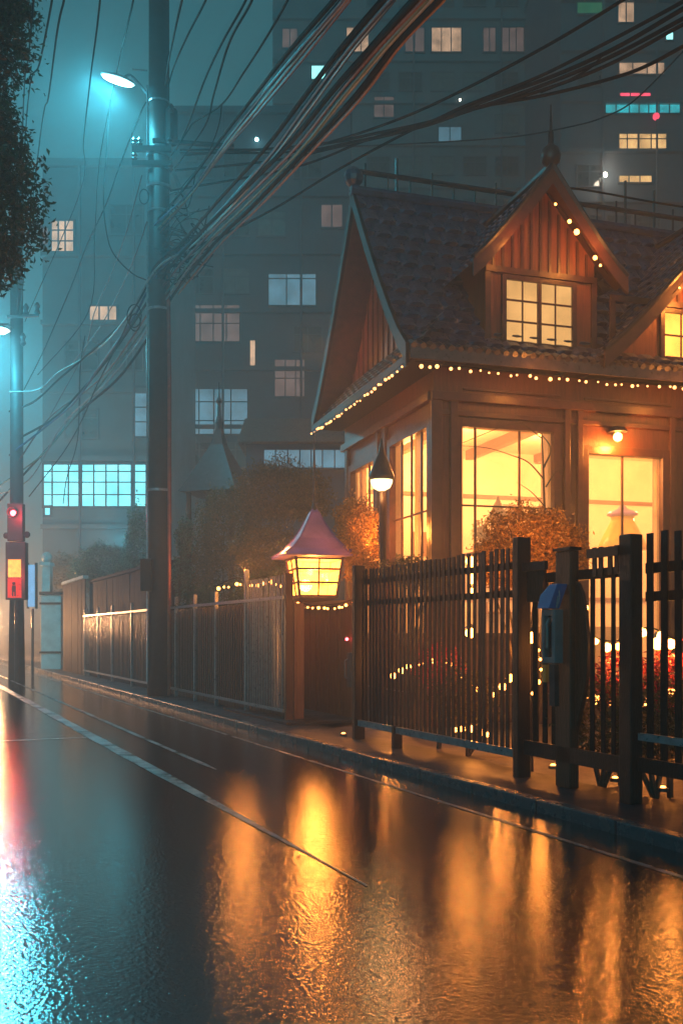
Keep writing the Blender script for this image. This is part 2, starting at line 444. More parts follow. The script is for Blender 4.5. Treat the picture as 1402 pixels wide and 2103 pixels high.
bw = MB(); bw.box(H, .2, SE, TB-.2, TB, 0, ZW); bw.box(H, SE-.2, SE, .22, TB-.2, 0, ZW); bw.build('back_wall', M['cream'], house)
fl = MB(); fl.box(H, .2, SE-.2, .22, TB-.2, .3, .6); fl.build('room_floor', M['wood'], house)
cl = MB(); cl.box(H, .2, SE-.2, .22, TB-.2, 5.35, 5.5); cl.build('room_ceiling', M['cream'], house)
# interior liners (cream) behind the front wall piers
# corner posts, pilasters, plinth and beams
tr = MB()
for (s0, s1) in ((-.06, .12), (.27, .40), (2.32, 2.42), (2.56, 2.66), (4.36, 4.46), (4.75, 4.9)):
    tr.box(H, s0, s1, -.075, -.002, 0, 5.2)
tr.box(H, -.06, SE, -.11, -.002, 5.2, 5.34); tr.box(H, -.06, SE, -.05, -.002, 4.98, 5.06)
tr.box(H, .5, 2.25, -.045, -.002, 5.40, 5.44); tr.box(H, 2.7, 4.4, -.045, -.002, 5.40, 5.44)
tr.box(H, -.06, SE, -.13, -.002, 0, .5)
for (t0, t1) in ((2.1, 2.25), (2.5, 2.62), (4.35, 4.5)): tr.box(H, -.07, -.002, t0, t1, 0, 5.2)
tr.box(H, -.1, -.002, -.002, TB, 5.2, 5.34); tr.box(H, -.1, -.002, -.002, TB, 0, .5)
tr.build('facade_trim', M['trim'], house, bevel=.008)
# windows
def big_window(fr, x0, x1, z0, z1, cols, rows, curtain=None, y=-.05):
    f = MB()
    f.box(fr, x0-.09, x0+.05, y, .12, z0-.08, z1+.1); f.box(fr, x1-.05, x1+.09, y, .12, z0-.08, z1+.1)
    f.box(fr, x0+.05, x1-.05, y, .12, z1-.04, z1+.1); f.box(fr, x0+.05, x1-.05, y-.05, .12, z0-.08, z0+.05)
    w = f.build('window', M['trim'], house, bevel=.006)
    b = MB()
    for c in cols: b.box(fr, x0+(x1-x0)*c-.016, x0+(x1-x0)*c+.016, .02, .055, z0+.05, z1-.04)
    for r in rows: b.box(fr, x0+.05, x1-.05, .025, .05, z0+(z1-z0)*r-.014, z0+(z1-z0)*r+.014)
    b.build('muntin', M['trim'], w)
    p = MB(); p.box(fr, x0+.04, x1-.04, .065, .075, z0+.04, z1-.03); p.build('pane', M['win'], w)
    if curtain:
        for (c0, c1) in curtain:
            q = MB(); n = max(6, int((c1-c0)*(x1-x0)/.03))
            pts = []
            for i in range(n+1):
                x = x0+(x1-x0)*(c0+(c1-c0)*i/n); pts.append((x, .17+.03*math.sin(i*1.3)))
            for i in range(n): q.quad(fr(pts[i][0], pts[i][1], z0), fr(pts[i+1][0], pts[i+1][1], z0), fr(pts[i+1][0], pts[i+1][1], z1), fr(pts[i][0], pts[i][1], z1))
            q.build('curtain', M['curtain'], w, recalc=False)
    return w
big_window(H, *winA, (.18, .63), (.36, .62), [(.0,.10),(.90,1.0)])
big_window(H, *winB, (.48,), (), [(.0,.08),(.93,1.0)])
big_window(H, *winC, (.33, .66), (.33, .66), None)
big_window(HL, *lw1, (.25, .5, .75), (.3, .6), [(.02,.2),(.42,.58)])
big_window(HL, *lw2, (.33, .66), (.3, .6), [(.02,.3),(.7,.98)])
# shelves and beams indoors
sh = MB()
for z in (1.9, 2.7, 3.5): sh.box(H, 2.9, 5.2, TB-.5, TB-.21, z, z+.05)
sh.box(H, .4, 2.4, TB-.45, TB-.21, 2.5, 2.56)
for k in range(16): 
    s = 2.95+k*.14; zz = (1.95, 2.75, 3.55)[k % 3]; sh.box(H, s, s+.07+.03*R.random(), TB-.42, TB-.28, zz, zz+.15+.2*R.random())
sh.build('shelf', M['wood'], house)
for (s, z, w_, h_) in ((.6,2.7,.5,.7),(1.4,3.1,.7,.5),(2.2,2.2,.4,.6),(3.3,3.9,.5,.35),(4.3,3.8,.6,.45)):
    q_ = MB(); q_.box(H, s, s+w_, TB-.24, TB-.205, z, z+h_); q_.build('picture_frame', M['wood'], house)
dr = MB()
for k in range(5): dr.box(H, .4+k*.42, .42+k*.42, TB-.23, TB-.205, .6, 2.2)
dr.box(H, .3, 8, TB-.25, TB-.205, 2.2, 2.28); dr.box(H, .3, 8, TB-.25, TB-.205, 4.35, 4.43); dr.build('wall_panelling', M['wood'], house)
ct = MB(); ct.box(H, 2.8, 5.0, 2.0, 2.5, .6, 1.55); ct.box(H, 2.72, 5.08, 1.92, 2.58, 1.552, 1.62); ct.build('counter', M['wood'], house)
bm_ = MB()
for s in (1.0, 2.6, 4.2): bm_.box(H, s, s+.14, .23, TB-.21, 5.15, 5.34)
bm_.build('ceiling_beam', M['wood'], house)

# main roof : front and back slopes
def roof_front(u, v):
    s = -.6 + u*(SE+1.2); t = -.5 + v*2.7; return H(s, t, zr(t))
def roof_back(u, v):
    s = -.6 + u*(SE+1.2); t = 4.9 - v*2.7; return H(s, t, zr(t))
nf = H(0,-1,.77) - H(0,0,0); nb = H(0,1,.77) - H(0,0,0)
rf = tiled(roof_front, nf, 12, 30, .08).build('roof', M['tile'], house, recalc=False)
tiled(roof_back, nb, 14, 24, .05).build('roof', M['tile'], house, recalc=False)
# under-roof boards, fascia, rake boards on the gable end
ub = MB(); n = 14
for i in range(n):
    t0, t1 = -.5 + 5.4*i/n, -.5 + 5.4*(i+1)/n
    for (sa, sb) in ((-.6, -.06), ): ub.box(H, sa, sb, t0, t1, 0, 0) if False else None
    ub.quad(H(-.6,t0,zr(t0)-.06), H(SE+.6,t0,zr(t0)-.06), H(SE+.6,t1,zr(t1)-.06), H(-.6,t1,zr(t1)-.06))
ub.build('soffit', M['trim'], house, recalc=False)
rk = MB()
for s in (-.66,):
    for i in range(n):
        t0, t1 = -.5 + 5.4*i/n, -.5 + 5.4*(i+1)/n
        rk.prism([H(s,t0,zr(t0)-.22), H(s,t1,zr(t1)-.22), H(s,t1,zr(t1)+.07), H(s,t0,zr(t0)+.07)], H(.06,0,0)-H(0,0,0))
rk.build('barge_board', M['fence'], house)
fs = MB(); fs.box(H, -.6, SE+.6, -.54, -.50, EAV-.16, EAV+.02)
for k in range(60):                                             # round tile ends on the eave
    s = -.55 + k*(SE+1.1)/60; fs.tube([H(s,-.56,EAV+.03), H(s,-.40,EAV+.12)], .05, 7)
fs.build('fascia', M['tilebr'], house)
# gable end wall (left) with a small skirt roof
gw = MB(); prof = [(TB, 5.75), (-.02+.02, 5.75)]
pts = []
for i in range(15):
    t = 0 + TB*i/14; pts.append(H(-.0, t, min(zr(t)-.09, 9.2)))
gw.prism([H(0,TB,5.7), H(0,0,5.7)] + pts, H(.1,0,0)-H(0,0,0))
for k in range(17):
    t = .1+k*.28
    if t < TB-.05: gw.box(H, -.03, -.002, t, t+.035, 5.75, zr(t)-.14)
gw.build('gable_wall', M['siding'], house)
def skirt(u, v): 
    return H(-.62+ v*.6, -.5 + u*5.4, 5.72 + v*.75)
tiled(skirt, H(-1,0,.8)-H(0,0,0), 5, 18, .04).build('skirt_roof', M['tilebr'], house, recalc=False)
sk = MB(); sk.box(H, -.66, -.62, -.5, 4.9, 5.56, 5.74); sk.quad(H(-.62,-.5,5.68), H(-.62,4.9,5.68), H(-.0,4.9,5.68), H(-.0,-.5,5.68)); sk.build('fascia', M['fence'], house)
# ridge: cap, posts, rails
rg_ = MB(); rg_.tube([H(-.68,RID_T,RID_Z+.06), H(SE+.6,RID_T,RID_Z+.06)], .10, 8); rg_.ball(H(-.62,RID_T,RID_Z+.3), .18, 10, 6); rg_.build('ridge_cap', M['tile'], house)
rl = MB()
rl.tube([H(-.6,RID_T,RID_Z+.42), H(SE,RID_T,RID_Z+.42)], .045, 6)
for k in range(20): rl.tube([H(-.4+k*.43,RID_T,RID_Z+.1), H(-.4+k*.43,RID_T,RID_Z+.42+(.16 if k%3==0 else 0))], .02, 5)
for s, zt in ((hs(1283, RID_T), 1.0), (hs(1342, RID_T), .9), (.2, .75)): rl.tube([H(s,RID_T,RID_Z+.05), H(s,RID_T,RID_Z+zt)], .028, 6)
rl.build('ridge_railing', M['darkmetal'], house)
# dormers
def dormer(sc, hw, zap, zev, tf, ov, win, nwin, bright, rows, cols, wname='dormer'):
    dz = zap - zev
    # face wall
    zb = zr(tf) - .15
    w = MB(); zi = lambda s: zev + dz*(1-abs(s-sc)/hw)
    x0, x1, z0, z1 = win
    lo, hi = sc-hw+.28, sc+hw-.28
    pl = [H(lo,tf,zb), H(hi,tf,zb), H(hi,tf,zi(hi)-.1), H(sc,tf,zap-.12), H(lo,tf,zi(lo)-.1)]
    w.prism(pl, H(0,.1,0)-H(0,0,0))
    w.box(H, lo, lo+.08, tf+.1, tf+2.0, zb, zi(lo)-.12); w.box(H, hi-.08, hi, tf+.1, tf+2.0, zb, zi(hi)-.12)
    d = w.build('dormer', M['siding'], house)
    bt = MB(); k = lo+.1
    while k < hi-.05:
        top = zi(k)-.2
        if top > z1+.22: bt.box(H, k, k+.045, tf-.025, tf-.002, z1+.2, top)
        k += .17
    bt.box(H, lo-.02, hi+.02, tf-.05, tf-.002, z1+.1, z1+.2)
    bt.box(H, lo-.03, lo+.07, tf-.04, tf-.002, zb, z1+.1); bt.box(H, hi-.07, hi+.03, tf-.04, tf-.002, zb, z1+.1)
    bt.build('batten', M['trim'], d)
    # roof slopes
    tb = RID_T
    n1 = H(-dz, 0, hw) - H(0,0,0); n2 = H(dz, 0, hw) - H(0,0,0)
    e = hw + .12; zee = zap - dz*e/hw
    def cv(v): return v**1.12
    def sl(u, v): return H(sc-e*(1-v), tf-ov+u*(tb-tf+ov), zee+(zap-zee)*cv(v))
    def sr(u, v): return H(sc+e*(1-v), tf-ov+u*(tb-tf+ov), zee+(zap-zee)*cv(v))
    tiled(sl, n1, rows, cols, .045).build('dormer_roof', M['tile'], d, recalc=False)
    tiled(sr, n2, rows, cols, .045).build('dormer_roof', M['tile'], d, recalc=False)
    bb = MB(); N = 8
    for sg in (-1, 1):
        for i in range(N):
            v0, v1 = i/N, (i+1)/N
            a0 = H(sc+sg*e*(1-v0), tf-ov-.05, zee+(zap-zee)*cv(v0)); a1 = H(sc+sg*e*(1-v1), tf-ov-.05, zee+(zap-zee)*cv(v1))
            bb.prism([a0+Vector((0,0,-.24)), a1+Vector((0,0,-.24)), a1+Vector((0,0,.06)), a0+Vector((0,0,.06))], H(0,.05,0)-H(0,0,0))
            b0 = H(sc+sg*(e*(1-v0)), tf-ov, zee+(zap-zee)*cv(v0)-.05); b1 = H(sc+sg*(e*(1-v1)), tf-ov, zee+(zap-zee)*cv(v1)-.05)
            sh_ = H(0,ov,0)-H(0,0,0); bb.quad(b0, b1, b1+sh_, b0+sh_)
    bb.build('barge_board', M['trim'], d)
    cp = MB(); cp.tube([H(sc,tf-ov-.06,zap+.05), H(sc,tb,zap+.05)], .07, 7)
    for sg in (-1, 1): cp.tube([H(sc+sg*e*(1-v/8), tf-ov-.03, zee+(zap-zee)*cv(v/8)+.07) for v in range(9)], .045, 6)
    cp.build('ridge_cap', M['darkmetal'], d)
    # window
    f = MB()
    f.box(H, x0-.08, x0, tf-.06, tf-.002, z0-.08, z1+.08); f.box(H, x1, x1+.08, tf-.06, tf-.002, z0-.08, z1+.08)
    f.box(H, x0, x1, tf-.06, tf-.002, z1, z1+.08); f.box(H, x0, x1, tf-.09, tf-.002, z0-.08, z0)
    mid = (x0+x1)/2; f.box(H, mid-.035, mid+.035, tf-.05, tf-.002, z0, z1)
    for c in nwin[0]: f.box(H, x0+(x1-x0)*c-.012, x0+(x1-x0)*c+.012, tf-.035, tf-.002, z0, z1)
    for r in nwin[1]: f.box(H, x0, x1, tf-.04, tf-.002, z0+(z1-z0)*r-.014, z0+(z1-z0)*r+.014)
    ww_ = f.build('window', M['trim'], d, bevel=.004)
    p = MB(); p.box(H, x0, x1, tf-.012, tf-.004, z0, z1); p.build('window_pane', M[bright], d)
    return d
dormer(1.87, 1.27, 8.95, 7.45, -.08, .34, (1.22, 2.42, 6.22, 7.22), ((.25,.75), (.34,.68)), 'windorm', 8, 12)
dormer(5.55, 2.7, 9.0, 6.15, -.15, .42, (4.15, 6.9, 6.2, 6.95), ((.125,.25,.375,.625,.75,.875), (.5,)), 'windorm2', 13, 12)
# finial
f = MB(); zt = 8.95
f.lathe(H(1.87,-.40,zt), [(.06,-.02),(.08,.06),(.14,.12),(.165,.22),(.14,.33),(.07,.39),(.05,.43),(.045,.60),(.025,.64),(.012,1.05)], 14)
f.build('finial', M['darkmetal'], house, smooth=True)
# porch lamp over the door window
wl = MB(); ps = H(hs(1276,-.3), -.18, hz(1276, 897, -.3)); wl.lathe(ps, [(.16,.10),(.13,.16),(.03,.2)], 12); wl.tube([ps+Vector((0,0,.18)), H(hs(1276,-.3), 0, hz(1276,897,-.3)+.2)], .02, 6)
wlo = wl.build('wall_lamp', M['darkmetal'], house)
b = MB(); b.ball(ps+Vector((0,0,.02)), .075, 12, 8); b.build('bulb', M['lampw'], wlo, smooth=True)

# pendant lamp hanging in the door window (amber shade, violet cap)
pc = H(hs(1277, .6), .6, 0); zc = hz(1277, 1060, .6)
pl = thing('pendant_lamp', 'bell shaped amber pendant lamp with violet cap hanging in the tall bright window', 'pendant lamp', Vector((pc.x, pc.y, zc-.55)))
b = MB(); b.lathe((pc.x,pc.y,zc), [(.42,-.60),(.43,-.55),(.34,-.35),(.22,-.12),(.19,-.02)], 18); b.build('shade', M['yellowp'], pl, smooth=True)
b = MB(); b.lathe((pc.x,pc.y,zc), [(.20,-.015),(.27,.02),(.25,.07),(.10,.12),(.03,.2)], 18); b.build('cap', M['violetp'], pl, smooth=True)
b = MB(); b.tube([(pc.x,pc.y,zc+.18), (pc.x,pc.y,5.35)], .014, 6); b.build('cord', M['rubber'], pl)
# little dark table lamp in the left front window
q = H(hs(1022, .5), .5, 0); zq = hz(1022, 1068, .5)
tl = thing('table_lamp', 'small dark table lamp with pointed shade silhouetted in the wide front window', 'lamp', Vector((q.x, q.y, zq-.55)))
b = MB(); b.lathe((q.x,q.y,zq), [(.24,-.02),(.22,.03),(.12,.2),(.035,.33),(.02,.4)], 12); b.build('shade', M['woodd'], tl)
b = MB(); b.lathe((q.x,q.y,zq), [(.12,-.55),(.12,-.52),(.03,-.48),(.025,-.03)], 10); b.build('stand', M['woodd'], tl)
# window side table holding the lamp
t_ = thing('side_table', 'slim wooden table behind the wide front window under the dark table lamp', 'table', Vector((q.x, q.y, .6)))
b = MB(); b.box(H, hs(1022,.5)-.5, hs(1022,.5)+.5, .3, .75, zq-.60, zq-.552); b.build('tabletop', M['wood'], t_)
for (ds, dt) in ((-.45,.34),(.45,.34),(-.45,.7),(.45,.7)):
    b = MB(); s = hs(1022,.5)+ds; b.box(H, s-.02, s+.02, dt-.02, dt+.02, .6, zq-.602); b.build('leg', M['wood'], t_)

# small pot plant and vases indoors
pp = H(hs(1022,.5)-.32, .5, zq-.552)
t_ = thing('potted_plant', 'small leafy potted plant on the table behind the wide front window', 'potted plant', pp)
b = MB(); b.lathe(pp, [(.06,.001),(.09,.14),(.095,.15)], 12); b.build('pot', M['woodd'], t_)
b = MB(); leaves(b, [((pp.x,pp.y,pp.z+.34),.17,.17,.22)], 320, .07, 77, .1); b.build('foliage', M['leafd'], t_, recalc=False)
for s_, h_, lab in ((3.15,.42,'tall slim dark vase on the counter seen through the tall bright window'), (3.95,.26,'short round dark vase on the counter seen through the tall bright window')):
    vp = H(s_, 2.2, 1.621); b = MB(); b.lathe(vp, [(.05,0),(.10,h_*.35),(.09,h_*.6),(.035,h_*.85),(.05,h_)], 14); tag(b.build('vase', M['woodd'], smooth=True), lab, 'vase')
# string lights
def string(label, pts, nb, mb_='bulbs', r=.022, cat='string lights', group='warm string lights on the house and garden', drop=.05, sag=.03):
    pts = spline(pts, 10) if len(pts) > 2 else [Vector(pts[0]).lerp(Vector(pts[1]), i/20) for i in range(21)]
    root = thing('string_lights', label, cat, pts[0], group)
    b = MB(); b.tube(pts, .007, 4); b.build('wire', M['rubber'], root)
    L = [0]
    for i in range(len(pts)-1): L.append(L[-1] + (pts[i+1]-pts[i]).length)
    first = None
    for k in range(nb):
        d = L[-1]*(k+.5+.36*R.uniform(-1,1))/nb
        i = max(j for j in range(len(L)) if L[j] <= d); i = min(i, len(pts)-2)
        p = pts[i].lerp(pts[i+1], (d-L[i])/max(1e-6, L[i+1]-L[i])) - Vector((0,0,drop*R.uniform(.6,1.4)))
        rr = r*R.uniform(.6,1.4)
        b = MB(); b.ball(p, rr, 6, 4); b.build('bulb', M[mb_], root, smooth=True)
    return root
string('long row of small warm bulbs along the front eave of the tea house', [H(-.55,-.6,5.62), H(2,-.6,5.58), H(5,-.6,5.62), H(SE-1,-.6,5.6)], 46, r=.024)
string('bulbs along the side eave skirt at the tea house left end', [H(-.70,-.5,5.6), H(-.70,2,5.57), H(-.70,4.8,5.6)], 30, r=.02)
string('four larger bulbs down the right slope of the small pointed dormer', [H(1.80,-.50,8.5), H(2.35,-.50,7.95), H(2.85,-.50,7.35)], 5, 'bulb', .035)
string('bulbs up the left slope of the big right hand gable', [H(4.0,-.62,7.1), H(4.6,-.62,7.8), H(5.2,-.62,8.4)], 7, 'bulb', .02)

# ================================================================= FENCES
def pickets(mb, a0, a1, b, zb, z0, z1, n, w, th, jag=.03, tip=False):
    for i in range(n):
        a = a0 + (a1-a0)*(i+.5)/n + R.uniform(-.01,.01)
        top = z0 + (z1-z0)*(i+.5)/n + R.uniform(-jag, jag)
        lean = R.uniform(-.008,.008); ww = w*R.uniform(.85,1.12)/2
        fr = lambda x, y, z: S(a + x + lean*z, b + y, z)
        mb.box(fr, -ww, ww, -th/2, th/2, zb + R.uniform(-.02,.02), top)
# right timber fence between the gate and the box
A735, A1070, A1150, A1300, AEND = fa(737), fa(1072), fa(1160), fa(1300), fa(1402) - 2.2
f1 = thing('picket_fence', 'tall dark close picket fence right of the lantern gate, under the round bush', 'fence', S(A735,0,.085))
b = MB(); pickets(b, A735-.08, A1070+.1, .0, .30, 2.33, 2.36, 34, .056, .014, .012); b.build('picket_panel', M['fence'], f1)
for z in (2.14, 1.86):
    b = MB(); b.box(S, A1070+.08, A735-.08, .018, .06, z, z+.07); b.build('rail', M['fence'], f1)
b = MB(); b.box(S, A1070+.08, A735-.08, -.06, -.018, .27, .35); b.build('bottom_rail', M['metal'], f1)
for a, w, z in ((A735, .09, 2.40), (A1070, .09, 2.44), (fa(818), .06, .36)):
    b = MB(); b.box(S, a-w/2, a+w/2, -.085, w-.02, .08, z); b.build('post', M['fence'], f1, bevel=.01)
# part two: between the tall post and the thick post
f2 = thing('picket_fence', 'short open run of picket fence between the intercom post and the thick right post', 'fence', S(A1150,0,.085))
b = MB(); pickets(b, fa(1206), A1300+.05, 0, .42, 2.0, 2.0, 4, .05, .014, .01)
b.build('picket_panel', M['fence'], f2)
b = MB(); pickets(b, fa(1085), fa(1142), .03, .42, 1.97, 1.97, 3, .075, .014, .01); b.build('picket_panel', M['fence'], f2)
b = MB(); pickets(b, fa(1228), fa(1290), -.08, 1.99, 2.24, 2.24, 4, .05, .014, .005); b.build('gate_crest', M['fence'], f2)
b = MB(); b.box(S, A1300+.1, A1070-.1, .018, .07, 1.98, 2.07); b.build('rail', M['fence'], f2)
b = MB(); b.box(S, A1300+.06, fa(1225), -.115, -.09, 2.15, 2.23); b.build('rail', M['fence'], f2)
b = MB(); b.box(S, A1300+.1, A1070-.1, -.06, -.018, .32, .46); b.build('bottom_rail', M['fence'], f2)
b = MB(); b.box(S, A1300-.08, A1300+.07, -.10, .03, .08, 2.32); b.build('post', M['fence'], f2, bevel=.012)
# boards left of the intercom
b = MB(); b.box(S, fa(1118), A1070-.1, -.02, .018, 1.80, 2.14); b.build('board', M['woodd'], f2)
b = MB(); b.box(S, fa(1128), A1070-.08, -.062, -.021, 2.10, 2.18); b.build('cap_rail', M['fence'], f2)
# right open fence
f3 = thing('picket_fence', 'widely spaced picket fence at the right edge with warm light between its pales', 'fence', S(fa(1402),0,.085))
b = MB(); pickets(b, A1300-.12, AEND, 0, .46, 2.29, 2.34, 17, .078, .014, .03); b.build('picket_panel', M['fence'], f3)
for z, w in ((1.99, .085), (1.76, .08)):
    b = MB(); b.box(S, AEND, A1300-.12, .018, .07, z, z+w); b.build('rail', M['fence'], f3)
b = MB(); b.box(S, AEND, A1300-.12, -.06, -.018, .62, .68); b.build('rail', M['metal'], f3)
b = MB(); b.box(S, AEND, A1300-.12, -.06, -.018, .36, .48); b.build('bottom_rail', M['fence'], f3)
# left metal railing
A590, A507, A335, A175 = fa(590), fa(505), fa(332), fa(176)
f4 = thing('metal_railing', 'grey metal railing with spaced uprights running from the lantern gate past the utility pole', 'railing', S(A507,0,.085))
for px in (590, 507, 445, 402, 363, 332, 272, 232, 203, 176):
    a = fa(px); w = .10 if px in (590,) else .05
    zt = 2.45 if px == 590 else (2.62 if px==507 else 2.3)
    b = MB(); b.box(S, a-w/2, a+w/2, -.045, w-.02, .08, zt); b.build('post', M['woodd' if px == 590 else 'metal'], f4, bevel=.006)
b = MB(); b.box(S, A590, A175, -.075, -.046, 2.04, 2.09); b.build('top_rail', M['metal'], f4)
b = MB(); b.box(S, A590, A175, -.075, -.046, .24, .29); b.build('bottom_rail', M['metal'], f4)
b = MB(); pickets(b, A507, A590, -.012, .26, 2.42, 2.42, 17, .035, .022, .01); b.build('bar_panel', M['metal'], f4)
b = MB(); pickets(b, A335, A507, -.012, .26, 2.0, 2.0, 46, .02, .02, .005); b.build('bar_panel', M['darkmetal'], f4)
b = MB(); pickets(b, A175, A335, -.012, .26, 2.0, 2.0, 60, .02, .02, .005); b.build('bar_panel', M['darkmetal'], f4)
# planked wall behind it
w1 = thing('boundary_wall', 'low dark planked wall directly behind the metal railing, right of the utility pole', 'wall', S(A507,.2,.085))
def planks(mb, a0, a1, b0, z0, z1, st=.16, th=.03):
    a = a0
    while a < a1-.01:
        e = min(a+st-.012, a1); o = R.uniform(-.006,.006); mb.box(S, a, e, b0+o, b0+th+o, z0, z1+R.uniform(-.01,.01)); a += st
b = MB(); planks(b, A590+.05, A335+.3, .14, .09, 2.02); b.box(S, A590+.05, A335+.3, .175, .3, .09, 1.98); b.build('plank_panel', M['wood'], w1)
w2 = thing('boundary_wall', 'tall dark wall behind the far railing, left of the utility pole', 'wall', S(fa(250),.2,.085))
b = MB(); planks(b, A335+.3, A175, .14, .09, 3.15, .3); b.box(S, A335+.3, A175, .175, .4, .09, 3.12); b.build('plank_panel', M['wallt'], w2)
b = MB(); b.box(S, A335+.3, A175, .1, .45, 3.17, 3.25); b.build('coping', M['wallt'], w2)
A130, A88 = fa(131), fa(90)
w3 = thing('boundary_wall', 'far dark wall with pale sloping coping between the cyan gate pier and the railing', 'wall', S(fa(150),.0,.085))
b = MB(); planks(b, A175+.02, A130, -.02, .09, 3.3, .35); b.build('plank_panel', M['wallt'], w3)
b = MB(); b.box(S, A175+.02, A130, -.08, .1, 3.32, 3.42); b.build('coping', M['pillar'], w3)
gp = thing('gate_pier', 'pale cyan masonry gate pier with ball cap at the far end of the wall', 'gate pier', P(100,1376,39))
b = MB(); y0, y1 = 38.2, 38.8
def Pf(px, y, z): return Vector(((px-701)/F*38.5, y, z))
b.box(Pf, 89, 130, y0, y1, .0, 3.0); b.build('panel', M['pillar'], gp, bevel=.02)
b = MB(); b.box(Pf, 87, 132, y0-.07, y1+.07, 3.0, 3.12); b.build('coping', M['wallt'], gp)
for z_ in (2.62, .7):
    b = MB(); b.box(Pf, 87, 131, y0-.04, y0-.002, z_, z_+.08); b.build('band', M['wallt'], gp)
b = MB(); b.box(Pf, 90, 106, y0+.1, y1-.1, 3.12, 4.15); b.box(Pf, 86, 108, y0, y1, 4.15, 4.28); b.ball(Pf(97, 38.5, 4.48), .22, 10, 7); b.build('column', M['pillar'], gp)

# ================================================================= LANTERN GATE
LY = S(fa(645,1.1),1.1,0).y; LK = LY/15.3
LC = P(645, 1300, LY)
lx, ly = LC.x, LC.y
gl = thing('gate_lantern', 'large lit gate lantern with mauve pointed roof, tall thin spire and yellow panes', 'lantern', Vector((lx, ly, 2.03)))
def ze(py): return CAMZ + (1300-py)/F*LY
b = MB(); rot = PI/4 + .25
k = 1.414*LK
b.lathe((lx,ly,0), [(.02*k,ze(1046)),(.07*k,ze(1052)),(.16*k,ze(1080)),(.28*k,ze(1108)),(.42*k,ze(1130)),(.57*k,ze(1143)),(.57*k,ze(1146)),(.40*k,ze(1147))], 4, rot); b.build('roof', M['pinkroof'], gl)
b = MB()
for q in range(4):
    an = rot + q*PI/2
    pts = [Vector((lx+math.cos(an)*r*k, ly+math.sin(an)*r*k, ze(py)+.012)) for r, py in ((.03,1048),(.16,1080),(.28,1108),(.42,1130),(.58,1143))]
    b.tube(pts, .014, 5)
b.build('roof_rib', M['pinkroof'], gl)
b = MB(); b.lathe((lx,ly,0), [(.035,ze(1060)),(.05,ze(1045)),(.022,ze(1030)),(.018,ze(960)),(.022,ze(958)),(.012,ze(905)),(.004,ze(885))], 8); b.build('spire', M['darkmetal'], gl)
def ring(c, r, z0, z1, th, rot, mb, n=4):
    for q in range(n):
        a0, a1 = rot+q*2*PI/n, rot+(q+1)*2*PI/n
        p0 = Vector((c[0]+math.cos(a0)*r, c[1]+math.sin(a0)*r, (z0+z1)/2)); p1 = Vector((c[0]+math.cos(a1)*r, c[1]+math.sin(a1)*r, (z0+z1)/2))
        mb.bar(p0, p1, th, z1-z0)
fr_ = MB(); RT, RB = .37*k, .29*k; Z1, Z0 = ze(1150), ze(1225)
def lr(z): return RB + (RT-RB)*(z-Z0)/(Z1-Z0)
for q in range(4):
    an = rot+q*PI/2
    fr_.bar((lx+math.cos(an)*RB, ly+math.sin(an)*RB, Z0-.03), (lx+math.cos(an)*RT, ly+math.sin(an)*RT, Z1+.03), .05, .05)
    an2 = an + PI/2
    for fct in (.5,):
        def pt(z): 
            r = lr(z); p0 = Vector((lx+math.cos(an)*r, ly+math.sin(an)*r, z)); p1 = Vector((lx+math.cos(an2)*r, ly+math.sin(an2)*r, z)); return p0.lerp(p1, fct)
        fr_.bar(pt(Z0), pt(Z1), .028, .028)
for z in (Z0, Z0+(Z1-Z0)*.36, Z0+(Z1-Z0)*.72, Z1):
    ring((lx,ly), lr(z), z-.018, z+.018, .04, rot, fr_)
fr_.build('frame', M['trim'], gl)
b = MB(); b.lathe((lx,ly,0), [(RB-.02,Z0+.005),(RT-.02,Z1-.005)], 4, rot); b.build('pane', M['lantern'], gl)
b = MB(); b.lathe((lx,ly,0), [(.20*k,2.031),(.22*k,Z0-.08),(.30*k,Z0-.04),(.30*k,Z0-.02)], 4, rot); b.build('pedestal', M['plank'], gl)
lamp((lx, ly, (Z0+Z1)/2), WARM, 190, .12)

gg = thing('garden_gate', 'recessed brown plank gate with grey handle under the mauve lantern', 'gate', P(668,1480,16.4))
gA0, gA1 = fa(735, 1.1), fa(600, 1.1)
b = MB(); planks(b, gA0, gA1, 1.1, .12, 1.94, .145, .04); b.build('plank_panel', M['plank'], gg)
b = MB(); b.box(S, gA0-.1, gA0, 1.0, 1.2, .09, 2.12); b.build('post', M['plank'], gg)
b = MB(); b.box(S, gA1, gA1+.1, .9, 1.2, .09, 2.3); b.build('post', M['woodd'], gg)
b = MB(); b.box(S, gA0, gA1, .9, 1.3, 1.95, 2.03); b.build('top_rail', M['wood'], gg)
hp = S(gA0+.25, 1.03, 0)
b = MB(); b.box(S, gA0+.20, gA0+.30, 1.04, 1.09, .62, 1.18); b.tube([S(gA0+.25,1.04,.75), S(gA0+.25,.98,.78), S(gA0+.25,.98,1.05), S(gA0+.25,1.04,1.08)], .014, 6); b.build('handle', M['greyp'], gg)
b = MB(); b.ball(S(gA0+.3,1.04,1.40), .025, 8, 6); b.build('indicator', M['redl'], gg)
st = MB(); st.box(S, gA0-.2, gA1+.1, -.2, 1.08, .087, .13); st.build('threshold', M['walk'], gg)

